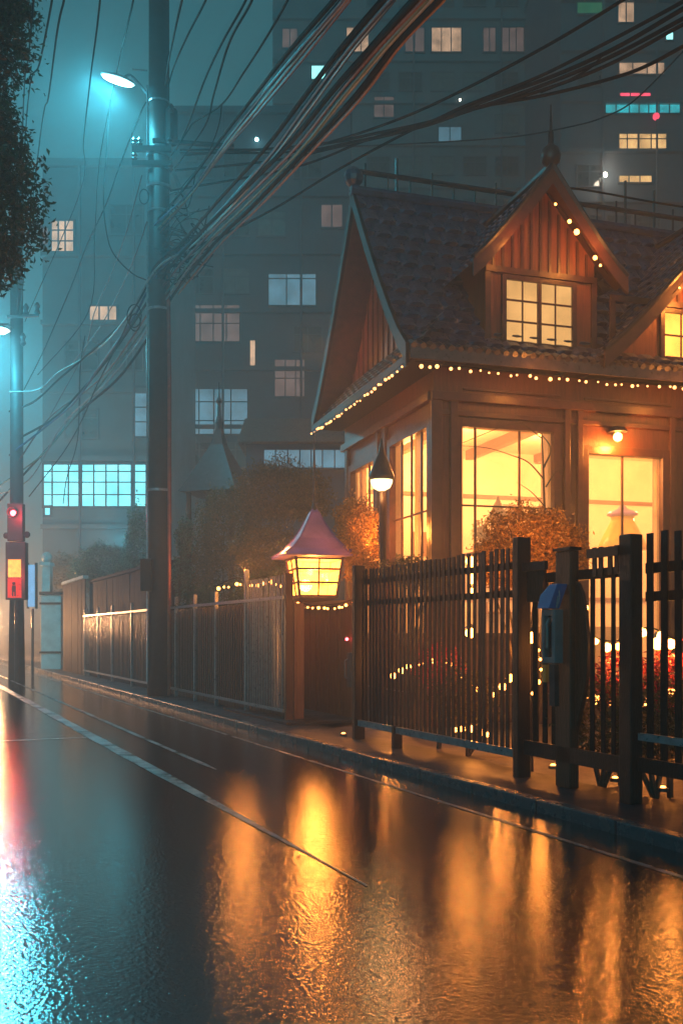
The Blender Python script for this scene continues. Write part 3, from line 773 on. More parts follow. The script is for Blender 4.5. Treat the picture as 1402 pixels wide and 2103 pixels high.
# ================================================================= INTERCOM + thick post
ipost = fa(1178)
tp = thing('gate_post', 'square brown timber post with a rounded dark side panel beside the intercom', 'post', S(ipost,.0,.085))
b = MB(); b.box(S, fa(1181), fa(1150), -.06, .04, .087, 2.25); b.build('post', M['woodd'], tp, bevel=.012)
b = MB(); o_ = fa(1181)
pts = [(0,1.97),(.03,1.95),(.09,1.85),(.13,1.65),(.16,1.4),(.15,1.15),(.11,.95),(.05,.75),(0,.6)]
b.prism([S(o_-.003-x*1.1, -.01, z) for x, z in pts], S(0,.045,0)-S(0,0,0)); b.build('side_panel', M['woodd'], tp, bevel=.006)
b = MB(); b.box(S, fa(1183), fa(1148), -.075, .055, 2.252, 2.28); b.build('cap', M['fence'], tp)
ic = thing('intercom', 'grey framed intercom with blue slanted visor fixed beside the square post', 'intercom', S(fa(1142),-.12,1.15))
ia = fa(1157)
def IC(x, y, z): return S(ia - x, -.172 + y, z)
yd = S(ia,-.14,0).y
def zi_(py): return CAMZ + (1300-py)/F*yd
b = MB(); b.box(IC, -.11, -.07, 0, .1, zi_(1362), zi_(1252)); b.box(IC, .04, .09, 0, .1, zi_(1362), zi_(1252)); b.box(IC, -.07, .04, 0, .1, zi_(1362), zi_(1350)); b.box(IC, -.07, .04, 0, .1, zi_(1264), zi_(1252)); b.build('frame', M['greyp'], ic, bevel=.008)
b = MB(); b.box(IC, -.07, .04, .05, .09, zi_(1350), zi_(1264)); b.build('handset_slot', M['rubber'], ic)
b = MB(); b.tube([IC(-.015,.03,zi_(1345)), IC(-.015,.0,zi_(1330)), IC(-.015,.0,zi_(1285)), IC(-.015,.03,zi_(1270))], .022, 8); b.build('handset', M['darkmetal'], ic)
b = MB(); b.prism([IC(-.11,-.05,zi_(1250)), IC(.07,-.05,zi_(1250)), IC(.13,.0,zi_(1200)), IC(.02,.0,zi_(1200)), IC(-.10,-.02,zi_(1222))], S(0,.12,0)-S(0,0,0)); b.build('visor', M['bluep'], ic, bevel=.006)
b = MB(); b.box(IC, -.12, -.075, .02, .06, zi_(1402), zi_(1366)); b.build('orange_label', M['orangep'], ic)
b = MB(); b.box(IC, -.03, .05, .03, .08, zi_(1450), zi_(1364)); b.build('bracket', M['darkmetal'], ic)
b = MB(); b.tube(spline([IC(.16,.0,zi_(1215)), IC(.19,-.02,zi_(1230)), IC(.16,-.03,zi_(1250)), IC(.17,-.02,zi_(1225))], 5), .006, 5); b.build('hook', M['metal'], ic)

# ================================================================= BELL LAMP POST
bx = P(783, 1300, 14.9)
def zb_(py): return CAMZ + (1300-py)/F*14.9
bl = thing('garden_lamp_post', 'dark bell shaped lamp on a post in front of the left house windows', 'lamp post', Vector((bx.x, bx.y, .05)))
b = MB(); b.lathe((bx.x,bx.y,0), [(.19,zb_(985)),(.20,zb_(978)),(.16,zb_(965)),(.10,zb_(945)),(.05,zb_(930)),(.03,zb_(915)),(.01,zb_(900))], 16); b.build('lamp_shade', M['darkmetal'], bl, smooth=True)
b = MB(); b.lathe((bx.x,bx.y,0), [(.05,zb_(1008)),(.13,zb_(1002)),(.165,zb_(992)),(.17,zb_(986))], 14); b.build('bulb', M['bell'], bl, smooth=True)
b = MB(); b.tube([(bx.x+.02,bx.y+.06,.05), (bx.x+.02,bx.y+.06,zb_(985))], .055, 8); b.tube([(bx.x+.02,bx.y+.06,zb_(985)), (bx.x,bx.y,zb_(960))], .03, 6); b.build('post', M['woodd'], bl)
lamp((bx.x-.02, bx.y-.08, zb_(1018)), (1,.60,.2), 12, .08)

# ================================================================= UTILITY POLES
yp = 22.0; pb = P(327, 1300, yp)
def zp(py): return CAMZ + (1300-py)/F*yp
def xp(px): return (px-701)/F*yp
up = thing('utility_pole', 'thick dark concrete utility pole rising out of the frame beside the railing', 'utility pole', Vector((pb.x, pb.y, .085)))
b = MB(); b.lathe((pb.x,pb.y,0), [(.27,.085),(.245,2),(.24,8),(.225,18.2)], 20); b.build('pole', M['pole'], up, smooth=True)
b = MB()
for py, h_, r_ in ((325,.16,.29),(352,.07,.28),(390,.06,.29),(440,.05,.27),(640,.05,.27),(215,.04,.25),(1010,.05,.27)):
    b = MB(); b.lathe((pb.x,pb.y,zp(py)), [(r_,0),(r_,h_)], 18); b.build('clamp', M['metal'], up)
b = MB()
b = MB()
for py in (318, 348): b.bar((pb.x-.55,pb.y-.27,zp(py)), (pb.x+.33,pb.y-.27,zp(py)), .09, .12)
b.bar((pb.x-.1,pb.y-.25,zp(300)), (pb.x+1.7,pb.y-.1,zp(305)), .08, .08)
b.build('crossarm', M['darkmetal'], up)
for dx, py in ((-.50,308),(-.38,308),(-.50,338),(.28,308),(.30,360),(.32,240)):
    b = MB(); b.lathe((pb.x+dx,pb.y-.27,zp(py)), [(.03,-.05),(.07,0),(.04,.04),(.07,.08),(.03,.14)], 8); b.build('insulator', M['darkmetal'], up)
b = MB(); b.lathe((pb.x+.29,pb.y-.1,zp(300)), [(.02,-.05),(.14,0),(.15,.05),(.15,.70),(.13,.76),(.03,.8)], 12); b.build('transformer_can', M['pole'], up)
b = MB(); b.tube([(pb.x+.25,pb.y-.12,.1), (pb.x+.25,pb.y-.12,zp(780)), (pb.x+.22,pb.y-.14,zp(560))], .05, 8); b.build('conduit', M['conduit'], up)
b = MB(); b.tube([(pb.x-.25,pb.y-.1,zp(1400)), (pb.x-.25,pb.y-.1,zp(180))], .018, 6); b.build('earth_wire', M['metal'], up)
b = MB(); b.box(Wf, pb.x-.34, pb.x-.1, pb.y-.42, pb.y-.2, zp(1215), zp(1150)); b.build('junction_box', M['pole'], up, bevel=.01)
for (dx, py, r_) in ((-.3,412,.13),(-.52,655,.2),(-.5,668,.15)):
    b = MB(); b.tube([(pb.x+dx+math.cos(a/8*PI)*r_*.8, pb.y-.2, zp(py)+math.sin(a/8*PI)*r_*1.3) for a in range(17)], .014, 5); b.build('cable_loop', M['rubber'], up)
# street lamp on the pole
sl = thing('street_lamp', 'bright teal street lamp on an arm at the top of the thick utility pole', 'street lamp', Vector((xp(247), yp-.15, zp(190))))
hd = Vector((xp(246), yp-.2, zp(176)))
ax = Vector((.95,0,-.30)).normalized(); upv = Vector((.30,0,.95)).normalized(); ay = Vector((0,1,0))
def LH(x, y, z): return hd + ax*x + ay*y + upv*z
b = MB()
b.grid(lambda u, v: LH(.40*math.cos(PI*(1-u))*1.0, .17*math.sin(PI*u)*math.cos(PI*v), .02+.11*math.sin(PI*u)*math.sin(PI*v)), 14, 10); b.build('housing', M['metal'], sl, smooth=True)
b = MB(); b.grid(lambda u, v: LH(.36*math.cos(PI*(1-u)), .15*math.sin(PI*u)*math.cos(PI*v), .0-.05*math.sin(PI*u)*math.sin(PI*v)), 12, 8); b.build('lens', M['teallamp'], sl, smooth=True)
b = MB(); b.tube(spline([LH(.1,0,.1), (xp(272),yp-.2,zp(165)), (xp(290),yp-.1,zp(180)), (xp(304),yp-.05,zp(196))], 5), .028, 6); b.tube([(xp(274),yp-.1,zp(148)), (xp(304),yp-.05,zp(148))], .02, 5); b.build('arm', M['metal'], sl)
L1 = spot(LH(-.05,-.03,-.22), TEAL, 2000, .14, (-.35,-.1,-1)); lamp(LH(-.45,-.1,-.25), TEAL, 420, .12)
# far pole with lamp
y2 = 31.0
def x2(px): return (px-701)/F*y2
def z2(py): return CAMZ + (1300-py)/F*y2
up2 = thing('utility_pole', 'slimmer far utility pole at the left edge behind the red signal', 'utility pole', Vector((x2(35), y2, 0)))
b = MB(); b.lathe((x2(35),y2,0), [(.26,0),(.21,3),(.19,16)], 14); b.build('pole', M['pole'], up2, smooth=True)
for px_, py in ((56,640),(79,637),(50,700)):
    b = MB(); b.lathe((x2(px_),y2-.1,z2(py)), [(.03,-.2),(.1,-.12),(.06,0),(.1,.1),(.03,.22)], 8); b.build('insulator', M['darkmetal'], up2)
b = MB(); b.bar((x2(20),y2-.2,z2(655)), (x2(84),y2-.2,z2(652)), .08, .08); b.build('crossarm', M['darkmetal'], up2)
sl2 = thing('street_lamp', 'hazy teal street lamp glowing at the left edge on the far pole', 'street lamp', Vector((x2(12), y2-.5, z2(700))))
b = MB(); b.lathe((x2(12),y2-.6,z2(690)), [(.36,0),(.34,.05),(.16,.14),(.03,.2)], 14); b.build('housing', M['metal'], sl2)
b = MB(); b.lathe((x2(12),y2-.6,z2(690)), [(.06,-.1),(.22,-.07),(.3,-.005)], 14); b.build('lens', M['teallamp'], sl2)
b = MB(); b.tube([(x2(12),y2-.6,z2(690)+.18), (x2(24),y2-.3,z2(672)), (x2(34),y2-.1,z2(680))], .03, 6); b.build('arm', M['metal'], sl2)
spot((x2(10), y2-.8, z2(690)-.2), TEAL, 2200, .3, (-.25,-.3,-1)); lamp((x2(0), y2-1.2, z2(690)-.2), TEAL, 900, .3)
lamp(P(-45,760,52), TEAL, 4000, .6); lamp(P(250,1110,43), TEAL, 260, .4)  # added teal lights without fittings, to brighten the mist

# traffic signal
y3 = 28.5
def x3(px): return (px-701)/F*y3
def z3(py): return CAMZ + (1300-py)/F*y3
ts = thing('traffic_signal', 'red lit pedestrian signal with orange and red panel at the left edge', 'traffic light', Vector((x3(34), y3, .0)))
def T3(px, y, py): return Vector((x3(px), y3+y, z3(py)))
b = MB(); b.box(T3, 18, 50, -.12, .12, 1112, 1035); b.box(T3, 15, 56, -.14, .14, 1232, 1114); b.build('housing', M['redhouse'], ts, bevel=.02)
b = MB(); b.tube([T3(35,0,1400), T3(35,0,1233)], .07, 8); b.build('post', M['darkmetal'], ts)
b = MB(); c = T3(31,-.135,1055); b.ball(c, .085, 12, 8); b.build('red_lens', M['redl'], ts, smooth=True)
b = MB(); b.tube([c+Vector((0,-.16,.02)), c+Vector((0,.0,.02))], .14, 14, cap=False); b.build('visor', M['redhouse'], ts)
b = MB(); b.box(T3, 21, 47, -.16, -.142, 1186, 1150); b.build('orange_panel', M['orangel'], ts)
b = MB(); b.box(T3, 20, 48, -.158, -.142, 1228, 1188); b.build('red_panel', M['redp'], ts)
b = MB(); c = T3(33,-.168,1199); b.ball(c, .05, 8, 5); b.box(T3, 29, 37, -.168, -.159, 1216, 1203); b.box(T3, 29, 32, -.168, -.159, 1225, 1216); b.box(T3, 34, 37, -.168, -.159, 1225, 1216); b.build('walking_figure', M['redhouse'], ts)
b = MB(); b.ball(T3(14,0,1100), .1, 8, 5); b.ball(T3(56,0,1098), .1, 8, 5); b.build('side_lamp', M['redhouse'], ts)
lamp(T3(31,-1.0,1055), (1,.03,.05), 110, .09)
lamp(T3(33,-1.1,1180), (1,.06,.05), 60, .15)
# blue sign
sg = thing('street_sign', 'narrow upright pale blue lit sign right of the red signal', 'sign', Vector(((67-701)/F*34, 34, .0)))
def T4(px, y, py): return Vector(((px-701)/F*34, 34+y, CAMZ+(1300-py)/F*34))
b = MB(); b.box(T4, 59, 74, -.06, .06, 1246, 1160); b.build('panel', M['bluesign'], sg)
b = MB(); b.box(T4, 73.5, 76.5, -.08, .08, 1250, 1156); b.box(T4, 57, 59, -.08, .08, 1250, 1156); b.build('edge', M['darkmetal'], sg)
b = MB(); b.tube([T4(67,.02,1388), T4(67,.02,1250)], .05, 6); b.build('post', M['darkmetal'], sg)
# warm globe lamp at far left
y5 = 40
gx = (-16-701)/F*y5; gz = CAMZ + (1300-1275)/F*y5
wg_ = thing('globe_lamp', 'warm globe lamp blazing through the mist at the extreme left edge', 'lamp', Vector((gx, y5, 0)))
b = MB(); b.ball((gx,y5,gz), .26, 14, 10); b.build('globe', M['warmglobe'], wg_, smooth=True)
b = MB(); b.tube([(gx,y5,0), (gx,y5,gz-.24)], .05, 8); b.build('post', M['darkmetal'], wg_)
lamp((gx,y5-.4,gz), (1,.45,.18), 2200, .3); lamp(P(-60,1270,58), (1,.46,.22), 7000, .6)  # second light is added out of view, for warm mist down the street

# ================================================================= BACKGROUND BUILDINGS
def building(label, px0, px1, pytop, y, mt, depth=12, mats=None):
    def B(px, dy, z): return Vector(((px-701)/F*y, y+dy, z))
    zt = CAMZ + (1300-pytop)/F*y
    root = thing('apartment_building', label, 'building', B((px0+px1)/2, 0, 0))
    w = MB(); w.box(B, px0, px1, 0, depth, -.2, zt)
    w.build('wall', M[mt], root)
    t = MB()
    t.box(B, px0-3, px1+3, -.25, depth+.2, zt, zt+.35); t.build('parapet', M[mt], root)
    for k in range(1, int(zt/3.2)): t = MB(); t.box(B, px0, px1, -.32, -.002, k*3.2, k*3.2+.2); t.build('floor_band', M[mt], root)
    return root, B
LIT = {}
def unlit(root, B, y, px0, px1, pytop, step, w_, seed):         # dark unlit windows and drain pipes between the lit ones
    rg = random.Random(seed); k = F/y
    used = LIT.get(root.name, [])
    zt = CAMZ + (1300-pytop)/F*y; fl_ = 2
    while fl_*3.2 + 2.9 < zt:
        z0 = fl_*3.2 + 1.1; z1 = z0 + 1.35; ya = 1300-(z1-CAMZ)*k; yb = 1300-(z0-CAMZ)*k
        x = px0 + step*.5
        while x + w_*k < px1:
            a, b = x, x + w_*k
            if yb > -60 and ya < 1150 and not any(a < u[1]+12 and b > u[0]-12 and ya < u[3]+10 and yb > u[2]-10 for u in used):
                win(root, B, y, a, b, ya, yb, rg.choice(['dark','dark','dark','dimglass']), (.5,), (.7,), .07, rec=False)
            x += step
        fl_ += 1
    for x in (px0 + (px1-px0)*.31, px0 + (px1-px0)*.74):
        p_ = MB(); p_.tube([B(x, -.42, 0), B(x, -.42, zt-.1)], .07, 6); p_.build('drain_pipe', M['conc2'], root)
def win(root, B, y, x0, x1, y0, y1, mt, cols=(), rows=(), fw=.09, rec=True):
    if rec: LIT.setdefault(root.name, []).append((x0, x1, y0, y1))
    zt, zb = CAMZ + (1300-y0)/F*y, CAMZ + (1300-y1)/F*y
    f = MB(); px = fw*F/y
    f.box(B, x0-px, x0, -.12, -.003, zb-fw, zt+fw); f.box(B, x1, x1+px, -.12, -.003, zb-fw, zt+fw)
    f.box(B, x0, x1, -.12, -.003, zt, zt+fw); f.box(B, x0, x1, -.16, -.003, zb-fw, zb)
    for c in cols: f.box(B, x0+(x1-x0)*c-px*.35, x0+(x1-x0)*c+px*.35, -.10, -.003, zb, zt)
    for r in rows: f.box(B, x0, x1, -.09, -.003, zb+(zt-zb)*r-fw*.3, zb+(zt-zb)*r+fw*.3)
    fo = f.build('window', M['conc2'], root)
    p = MB(); p.box(B, x0, x1, -.05, -.004, zb, zt); p.build('pane', M[mt], fo)
    return fo
# left block
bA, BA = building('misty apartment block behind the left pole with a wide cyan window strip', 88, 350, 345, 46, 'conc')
win(bA, BA, 46, 92, 300, 955, 1040, 'wc', (.08,.24,.37,.49,.61,.73,.86), (.28,.58,.84))
win(bA, BA, 46, 94, 104, 1042, 1058, 'wc')
win(bA, BA, 46, 108, 152, 455, 518, 'ww', (.3,.62), (.35,.7)); win(bA, BA, 46, 84+6, 100, 470, 505, 'wd')
win(bA, BA, 46, 186, 240, 630, 662, 'ww', (.35,.7))
win(bA, BA, 46, 278, 345, 797, 897, 'wc2', (.45,), (.3,.6))
# middle block
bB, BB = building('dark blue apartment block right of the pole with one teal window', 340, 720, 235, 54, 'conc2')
win(bB, BB, 54, 552, 648, 564, 628, 'wc2', (.38,.68), (.86,)); win(bB, BB, 54, 385, 492, 628, 702, 'wd', (.25,.5,.75), (.5,))
win(bB, BB, 54, 356, 508, 800, 892, 'wc2', (.16,.35,.55,.78), (.3,.72)); win(bB, BB, 54, 660, 702, 422, 468, 'wd', (.5,))
win(bB, BB, 54, 565, 625, 740, 815, 'wd', (.35,.7), (.5,)); win(bB, BB, 54, 514, 524, 700, 752, 'ww')
# tall back block
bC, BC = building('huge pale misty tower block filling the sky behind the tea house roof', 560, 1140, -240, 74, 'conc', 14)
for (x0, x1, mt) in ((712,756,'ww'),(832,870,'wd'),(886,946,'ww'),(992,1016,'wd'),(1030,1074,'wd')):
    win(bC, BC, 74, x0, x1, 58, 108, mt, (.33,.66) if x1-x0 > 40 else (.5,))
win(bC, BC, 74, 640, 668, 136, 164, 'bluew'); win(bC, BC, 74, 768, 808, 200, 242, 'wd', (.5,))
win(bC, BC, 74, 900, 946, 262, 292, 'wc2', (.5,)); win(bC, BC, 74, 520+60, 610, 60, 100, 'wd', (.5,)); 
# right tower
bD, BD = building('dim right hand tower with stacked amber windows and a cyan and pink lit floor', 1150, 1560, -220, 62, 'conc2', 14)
win(bD, BD, 62, 1184, 1240, -20, 30, 'wg'); win(bD, BD, 62, 1268, 1300, -10, 48, 'ww', (.5,))
win(bD, BD, 62, 1270, 1362, 130, 154, 'ww', (.3,.62)); 
win(bD, BD, 62, 1242, 1394, 202, 234, 'wc3', (.14,.32,.45,.58,.72,.86), (.6,)); win(bD, BD, 62, 1272, 1334, 192, 200, 'wr', (.33,.66))
win(bD, BD, 62, 1270, 1366, 276, 312, 'ww2', (.17,.40,.42,.68), (.72,)); win(bD, BD, 62, 1270, 1336, 362, 376, 'ww2', (.3,.64))
win(bD, BD, 62, 1366, 1380, 68, 84, 'bluew')
unlit(bA, BA, 46, 90, 345, 345, 92, 1.5, 1); unlit(bB, BB, 54, 345, 715, 235, 74, 1.5, 2); unlit(bC, BC, 74, 720, 1135, -60, 66, 1.7, 3); unlit(bD, BD, 62, 1155, 1410, -60, 60, 1.5, 4)
b = MB(); b.ball(BD(1342,-.4,CAMZ+(1300-246)/F*62), .22, 10, 6); b.build('red_beacon', M['wr'], bD)
b = MB(); b.ball(BD(1238,-.4,CAMZ+(1300-365)/F*62), .16, 10, 6); b.build('facade_lamp', M['wp'], bD)
lamp(BD(1238,-1.2,CAMZ+(1300-365)/F*62), (1,.8,.6), 160, .3)
b = MB(); b.ball(BB(528,-.3,CAMZ+(1300-292)/F*54), .10, 10, 6); b.build('facade_lamp', M['teallamp'], bB)
b = MB(); b.ball(BC(943,-.3,CAMZ+(1300-210)/F*74), .10, 10, 6); b.build('facade_lamp', M['wp'], bC)
# low purple grey building with roof behind the garden
bE = thing('low_house', 'low mauve roofed house with pale blue window strip behind the garden trees', 'house', P(600,1300,30))
def BE(px, dy, z): return Vector(((px-701)/F*30, 30+dy, z))
def zE(py): return CAMZ+(1300-py)/F*30
b = MB(); b.box(BE, 505, 745, 0, 4, 0, zE(912)); b.build('wall', M['conc2'], bE)
b = MB(); b.prism([BE(490,-.4,zE(912)), BE(490,4.4,zE(912)), BE(490,2,zE(830))], BE(760,0,0)-BE(490,0,0)); b.build('roof', M['tilebr'], bE)
win(bE, BE, 30, 543, 735, 925, 962, 'wc2', (.12,.25,.38,.5,.62,.75,.88), (), .05)
# turret pavilion
tu = thing('spired_pavilion', 'small dark pavilion with steep tent roof and thin finial behind the garden hedge', 'pavilion', P(450,1300,26))
tx, ty = P(450,1300,26).x, 26
def zT(py): return CAMZ+(1300-py)/F*26
b = MB(); b.lathe((tx,ty,0), [(.10,zT(880)),(.25,zT(915)),(.55,zT(950)),(1.05,zT(1005)),(1.15,zT(1015)),(1.0,zT(1016))], 4, .5); b.build('roof', M['darkmetal'], tu)
b = MB(); b.lathe((tx,ty,0), [(.09,zT(885)),(.12,zT(868)),(.06,zT(855)),(.05,zT(830)),(.09,zT(824)),(.03,zT(815)),(.012,zT(785))], 8); b.build('finial', M['darkmetal'], tu)
b = MB()
for q in range(4):
    an = .5+q*PI/2; b.tube([(tx+math.cos(an)*.85,ty+math.sin(an)*.85,0), (tx+math.cos(an)*.85,ty+math.sin(an)*.85,zT(1012))], .07, 6)
b.build('post', M['woodd'], tu)

# ================================================================= PLANTS
def LS(px, py, b_, rx, ry, rz):
    a_ = fa(px, b_); return L_(px, py, S(a_, b_, 0).y, rx, ry, rz)
def L_(px, py, y, rx, ry, rz): 
    p = P(px, py, y); return (tuple(p), rx, ry, rz)
plant('bush', 'large round orange lit bush in front of the wide window', 'bush', [L_(1092,1122,12.8,.66,.55,.52), L_(1030,1160,12.8,.38,.35,.34), L_(1150,1140,12.8,.36,.35,.38)], 22000, .055, 'leafo', 3)
plant('bush', 'golden leafy shrub between the lantern and the left house windows', 'bush', [L_(733,1085,17.2,.40,.35,.55), L_(745,1150,17.0,.34,.3,.45)], 10000, .06, 'leafo', 4)
plant('bush', 'low hedge plants along the base of the side windows above the fence top', 'bush', [L_(840,1175,14.2,.5,.3,.25), L_(905,1180,14,.3,.3,.2)], 3200, .05, 'leafm', 5)
plant('garden_tree', 'broad dusky tree with rusty lower leaves between the pole and the lantern', 'tree', [LS(470,1090,2.0,.9,.8,1.2), LS(560,1010,2.4,.9,.8,.8), LS(400,1180,1.6,.7,.6,.8), LS(545,1140,1.8,.9,.7,.7), LS(630,1020,2.8,.6,.6,.6)], 30000, .075, 'leafm', 6, stems=3)
plant('bush', 'drooping blue green creeper hanging just right of the utility pole', 'bush', [LS(380,1105,.55,.24,.2,.5), LS(374,1180,.5,.27,.2,.45), LS(360,1215,.5,.25,.2,.25)], 3600, .07, 'leaft', 7, stems=1)
plant('bush', 'teal lit climbing creeper just left of the utility pole', 'bush', [LS(283,1120,1.0,.4,.3,1.3), LS(262,1175,1.0,.5,.3,.5)], 4600, .09, 'leaft', 8, stems=1)
plant('bush', 'rounded grey green bush topping the tall far wall', 'bush', [LS(215,1160,1.2,1.1,.7,.8), LS(175,1180,1.2,.7,.5,.6)], 7500, .09, 'leaft', 9, stems=2)
plant('bush', 'rusty brown bush at the far end of the wall next to the cyan pier', 'bush', [LS(135,1175,.9,.8,.5,.9), LS(155,1200,.9,.7,.4,.6)], 4200, .1, 'leafm', 10, stems=2)
plant('garden_tree', 'low dark hedge tree behind the railing under the string of lights', 'tree', [LS(470,1225,.9,1.1,.35,.4), LS(390,1235,.9,.6,.3,.35), LS(545,1215,.9,.7,.35,.45)], 7500, .06, 'leafd', 12, stems=2)
# garden bed plants seen between the pales
for i, (px, y, lab) in enumerate(((1235,9.2,'low leafy plant behind the open pickets left of the thick right post'), (1345,8.7,'low leafy plant behind the widely spaced pickets at the right edge'), (960,11.8,'low dark plant in the garden bed behind the middle of the tall fence'))):
    plant('garden_plant', lab, 'plant', [L_(px,1300+ (CAMZ-.7)/y*F, y,.45,.3,.4)], 1800, .06, 'leafm', 20+i, stems=3)
# big tree at upper left
tb = Vector((-8.6, 13.2, .12))
tt = thing('street_tree', 'dark leafy tree crown hanging in at the upper left corner', 'tree', tb)
lum = [L_(-40,60,12.5,.75,.9,.75), L_(-10,300,12.2,.42,.7,.55), L_(-5,420,12.2,.62,.8,.75), L_(-25,530,12.3,.42,.6,.42), L_(20,15,12.6,.32,.4,.2), L_(-60,200,12.6,.5,.8,.7),
       ((-7.6,13.4,8.6),2.2,2.2,2.0), ((-9.6,12.6,8.2),2.2,2.0,2.0), ((-6.3,13.2,10.2),1.4,1.4,1.2), ((-5.9,13.0,6.8),.9,1.1,.8)]
lb = MB(); leaves(lb, lum[:6], 17000, .085, 31, .25); leaves(lb, lum[6:], 16000, .13, 32, .4); lb.build('crown', M['leafd'], tt, recalc=False)
tr_ = MB(); tr_.tube(spline([tb, (-8.4,13.2,3), (-8.2,13.2,6), (-7.6,13.3,9)], 6), [.3-.011*i for i in range(19)], 10)
for l in lum: tr_.tube(spline([(-8.25,13.2,5.2), Vector((-8.25,13.2,5.6)).lerp(Vector(l[0]), .5)+Vector((0,0,.4)), l[0]], 5), [.11-.009*i for i in range(11)], 6)
tr_.build('trunk', M['bark'], tt)
# bare climbing twig at the wide window
bt_ = MB()
def tw(pts, r0): 
    p = spline([H(hs(x,-.25), -.25, hz(x,y,-.25)) for x, y in pts], 5); bt_.tube(p, [r0*(1-.8*i/len(p)) for i in range(len(p))], 5)
tw([(1150,1500),(1140,1250),(1120,1080),(1115,960),(1112,890)], .035); tw([(1116,960),(1130,920),(1100,880)], .018); tw([(1117,985),(1085,950),(1050,935),(1000,920),(940,915)], .014)
tw([(1120,1000),(1140,970),(1160,965)], .014); tw([(1118,1040),(1090,1010),(1060,990)], .012); tw([(1112,900),(1060,870),(960,905),(930,920)], .010)
tag(bt_.build('bare_climber', M['bark']), 'bare twisting climber with thin twigs across the wide front window', 'climber')

# ================================================================= STRING LIGHTS IN THE GARDEN, SMALL LAMPS
string('tiny bulbs tangled on the hedge left of the lantern', [P(440,1205,17.6), P(480,1188,17.6), P(515,1190,17.3), P(545,1185,17.0), P(590,1200,16.6)], 15, 'bulb', .028, drop=.1)
string('short garland of bulbs under the lantern panes above the plank gate', [P(604,1232,15.9), P(640,1243,15.8), P(690,1240,15.6), P(728,1230,15.4)], 12, 'bulb', .02, drop=.06)
string('vertical strand of bulbs glowing down the right side of the gate', [P(728,1195,14.6), P(731,1240,14.6), P(728,1300,14.6)], 7, 'bulb', .02)
string('bright strand of bulbs hanging behind the tall picket fence below the wide window', [P(965,1150,12.3), P(968,1185,12.3), P(964,1230,12.3)], 6, 'lampw', .045, drop=.0)
string('low bulbs on a line behind the open pickets at the right', [S(fa(1190,.8),.8,1.50), S(fa(1260,.8),.8,1.42), S(fa(1330,.8),.8,1.55), S(fa(1400,.8),.8,1.42), S(fa(1450,.8),.8,1.5)], 11, 'lampw', .036)
string('row of tiny lights at the foot of the tall picket fence', [S(fa(930,.5),.5,.33), S(fa(970,.5),.5,.38), S(fa(1010,.5),.5,.33)], 6, 'bulb', .036, drop=0)
string('scattered bulbs on the right garden bed below the tall bright window', [S(fa(1195,1.2),1.2,.9), S(fa(1280,1.2),1.2,.8), S(fa(1400,1.2),1.2,1.0)], 8, 'bulb', .04)
string('bulbs wound low on the garden plants behind the intercom gap', [P(1095,1290,9.9), P(1110,1360,9.9), P(1090,1420,9.9)], 6, 'bulb', .022)
string('bulbs scattered through the middle of the tall picket fence at knee height', [S(fa(800,1.0),1.0,.9), S(fa(900,1.0),1.0,1.2), S(fa(1000,1.0),1.0,.8), S(fa(1060,1.0),1.0,1.1)], 14, 'bulb', .038)
for (px, y, lab) in ((1275,9.4,'red flowering plant behind the open pickets left of the thick right post'), (1375,8.9,'red flowering plant behind the pickets near the right edge'), (900,12.4,'red flowering plant low behind the tall close fence')):
    plant('flowering_plant', lab, 'plant', [L_(px,1300+(CAMZ-1.05)/y*F, y,.34,.25,.30)], 900, .06, 'leafr', px, stems=3)
# garden lanterns (stake lights)
base = S(fa(965,.6), .6, .08)
g0 = thing('garden_light', 'round stake light behind the middle of the tall picket fence', 'garden light', base, 'warm stake lights in the garden')
b = MB(); b.ball(base+Vector((0,0,1.42)), .06, 12, 8); b.build('globe', M['lampw'], g0, smooth=True)
b = MB(); b.tube([base, base+Vector((0,0,1.37))], .014, 6); b.lathe(base+Vector((0,0,1.48)), [(.07,0),(.02,.05)], 8); b.build('stake', M['darkmetal'], g0)
for (px, bb, dz, lab) in ((1092,.5,-.05,'round stake light between the tall post and the intercom'), (1195,.7,.25,'round stake light just right of the square post'), (1350,.9,-.1,'round stake light behind the widely spaced right pickets')):
    dup(g0, S(fa(px,bb),bb,.08+dz) - base, lab)
for (px, py, lab) in ((705,1512,'small ground spotlight glowing on the step of the plank gate'), (1135,1612,'small ground spotlight under the fence below the intercom'), (1262,1660,'small ground spotlight under the fence beside the thick right post'), (1360,1690,'small ground spotlight under the fence at the right edge')):
    bb = .62 if px > 900 else -.05
    a_ = fa(px, bb); c = S(a_, bb, .087)
    t = thing('ground_light', lab, 'ground light', c, 'ground spotlights along the fence foot')
    b = MB(); b.lathe(c, [(.05,0),(.05,.03),(.035,.035)], 12); b.build('casing', M['darkmetal'], t)
    b = MB(); b.lathe(c, [(.028,.036),(.024,.045),(.01,.05)], 12); b.build('lens', M['bulb'], t)
    lamp(c+Vector((0,0,.22)) + (S(0,.12,0)-S(0,0,0)), WARM, 1.0, .05)

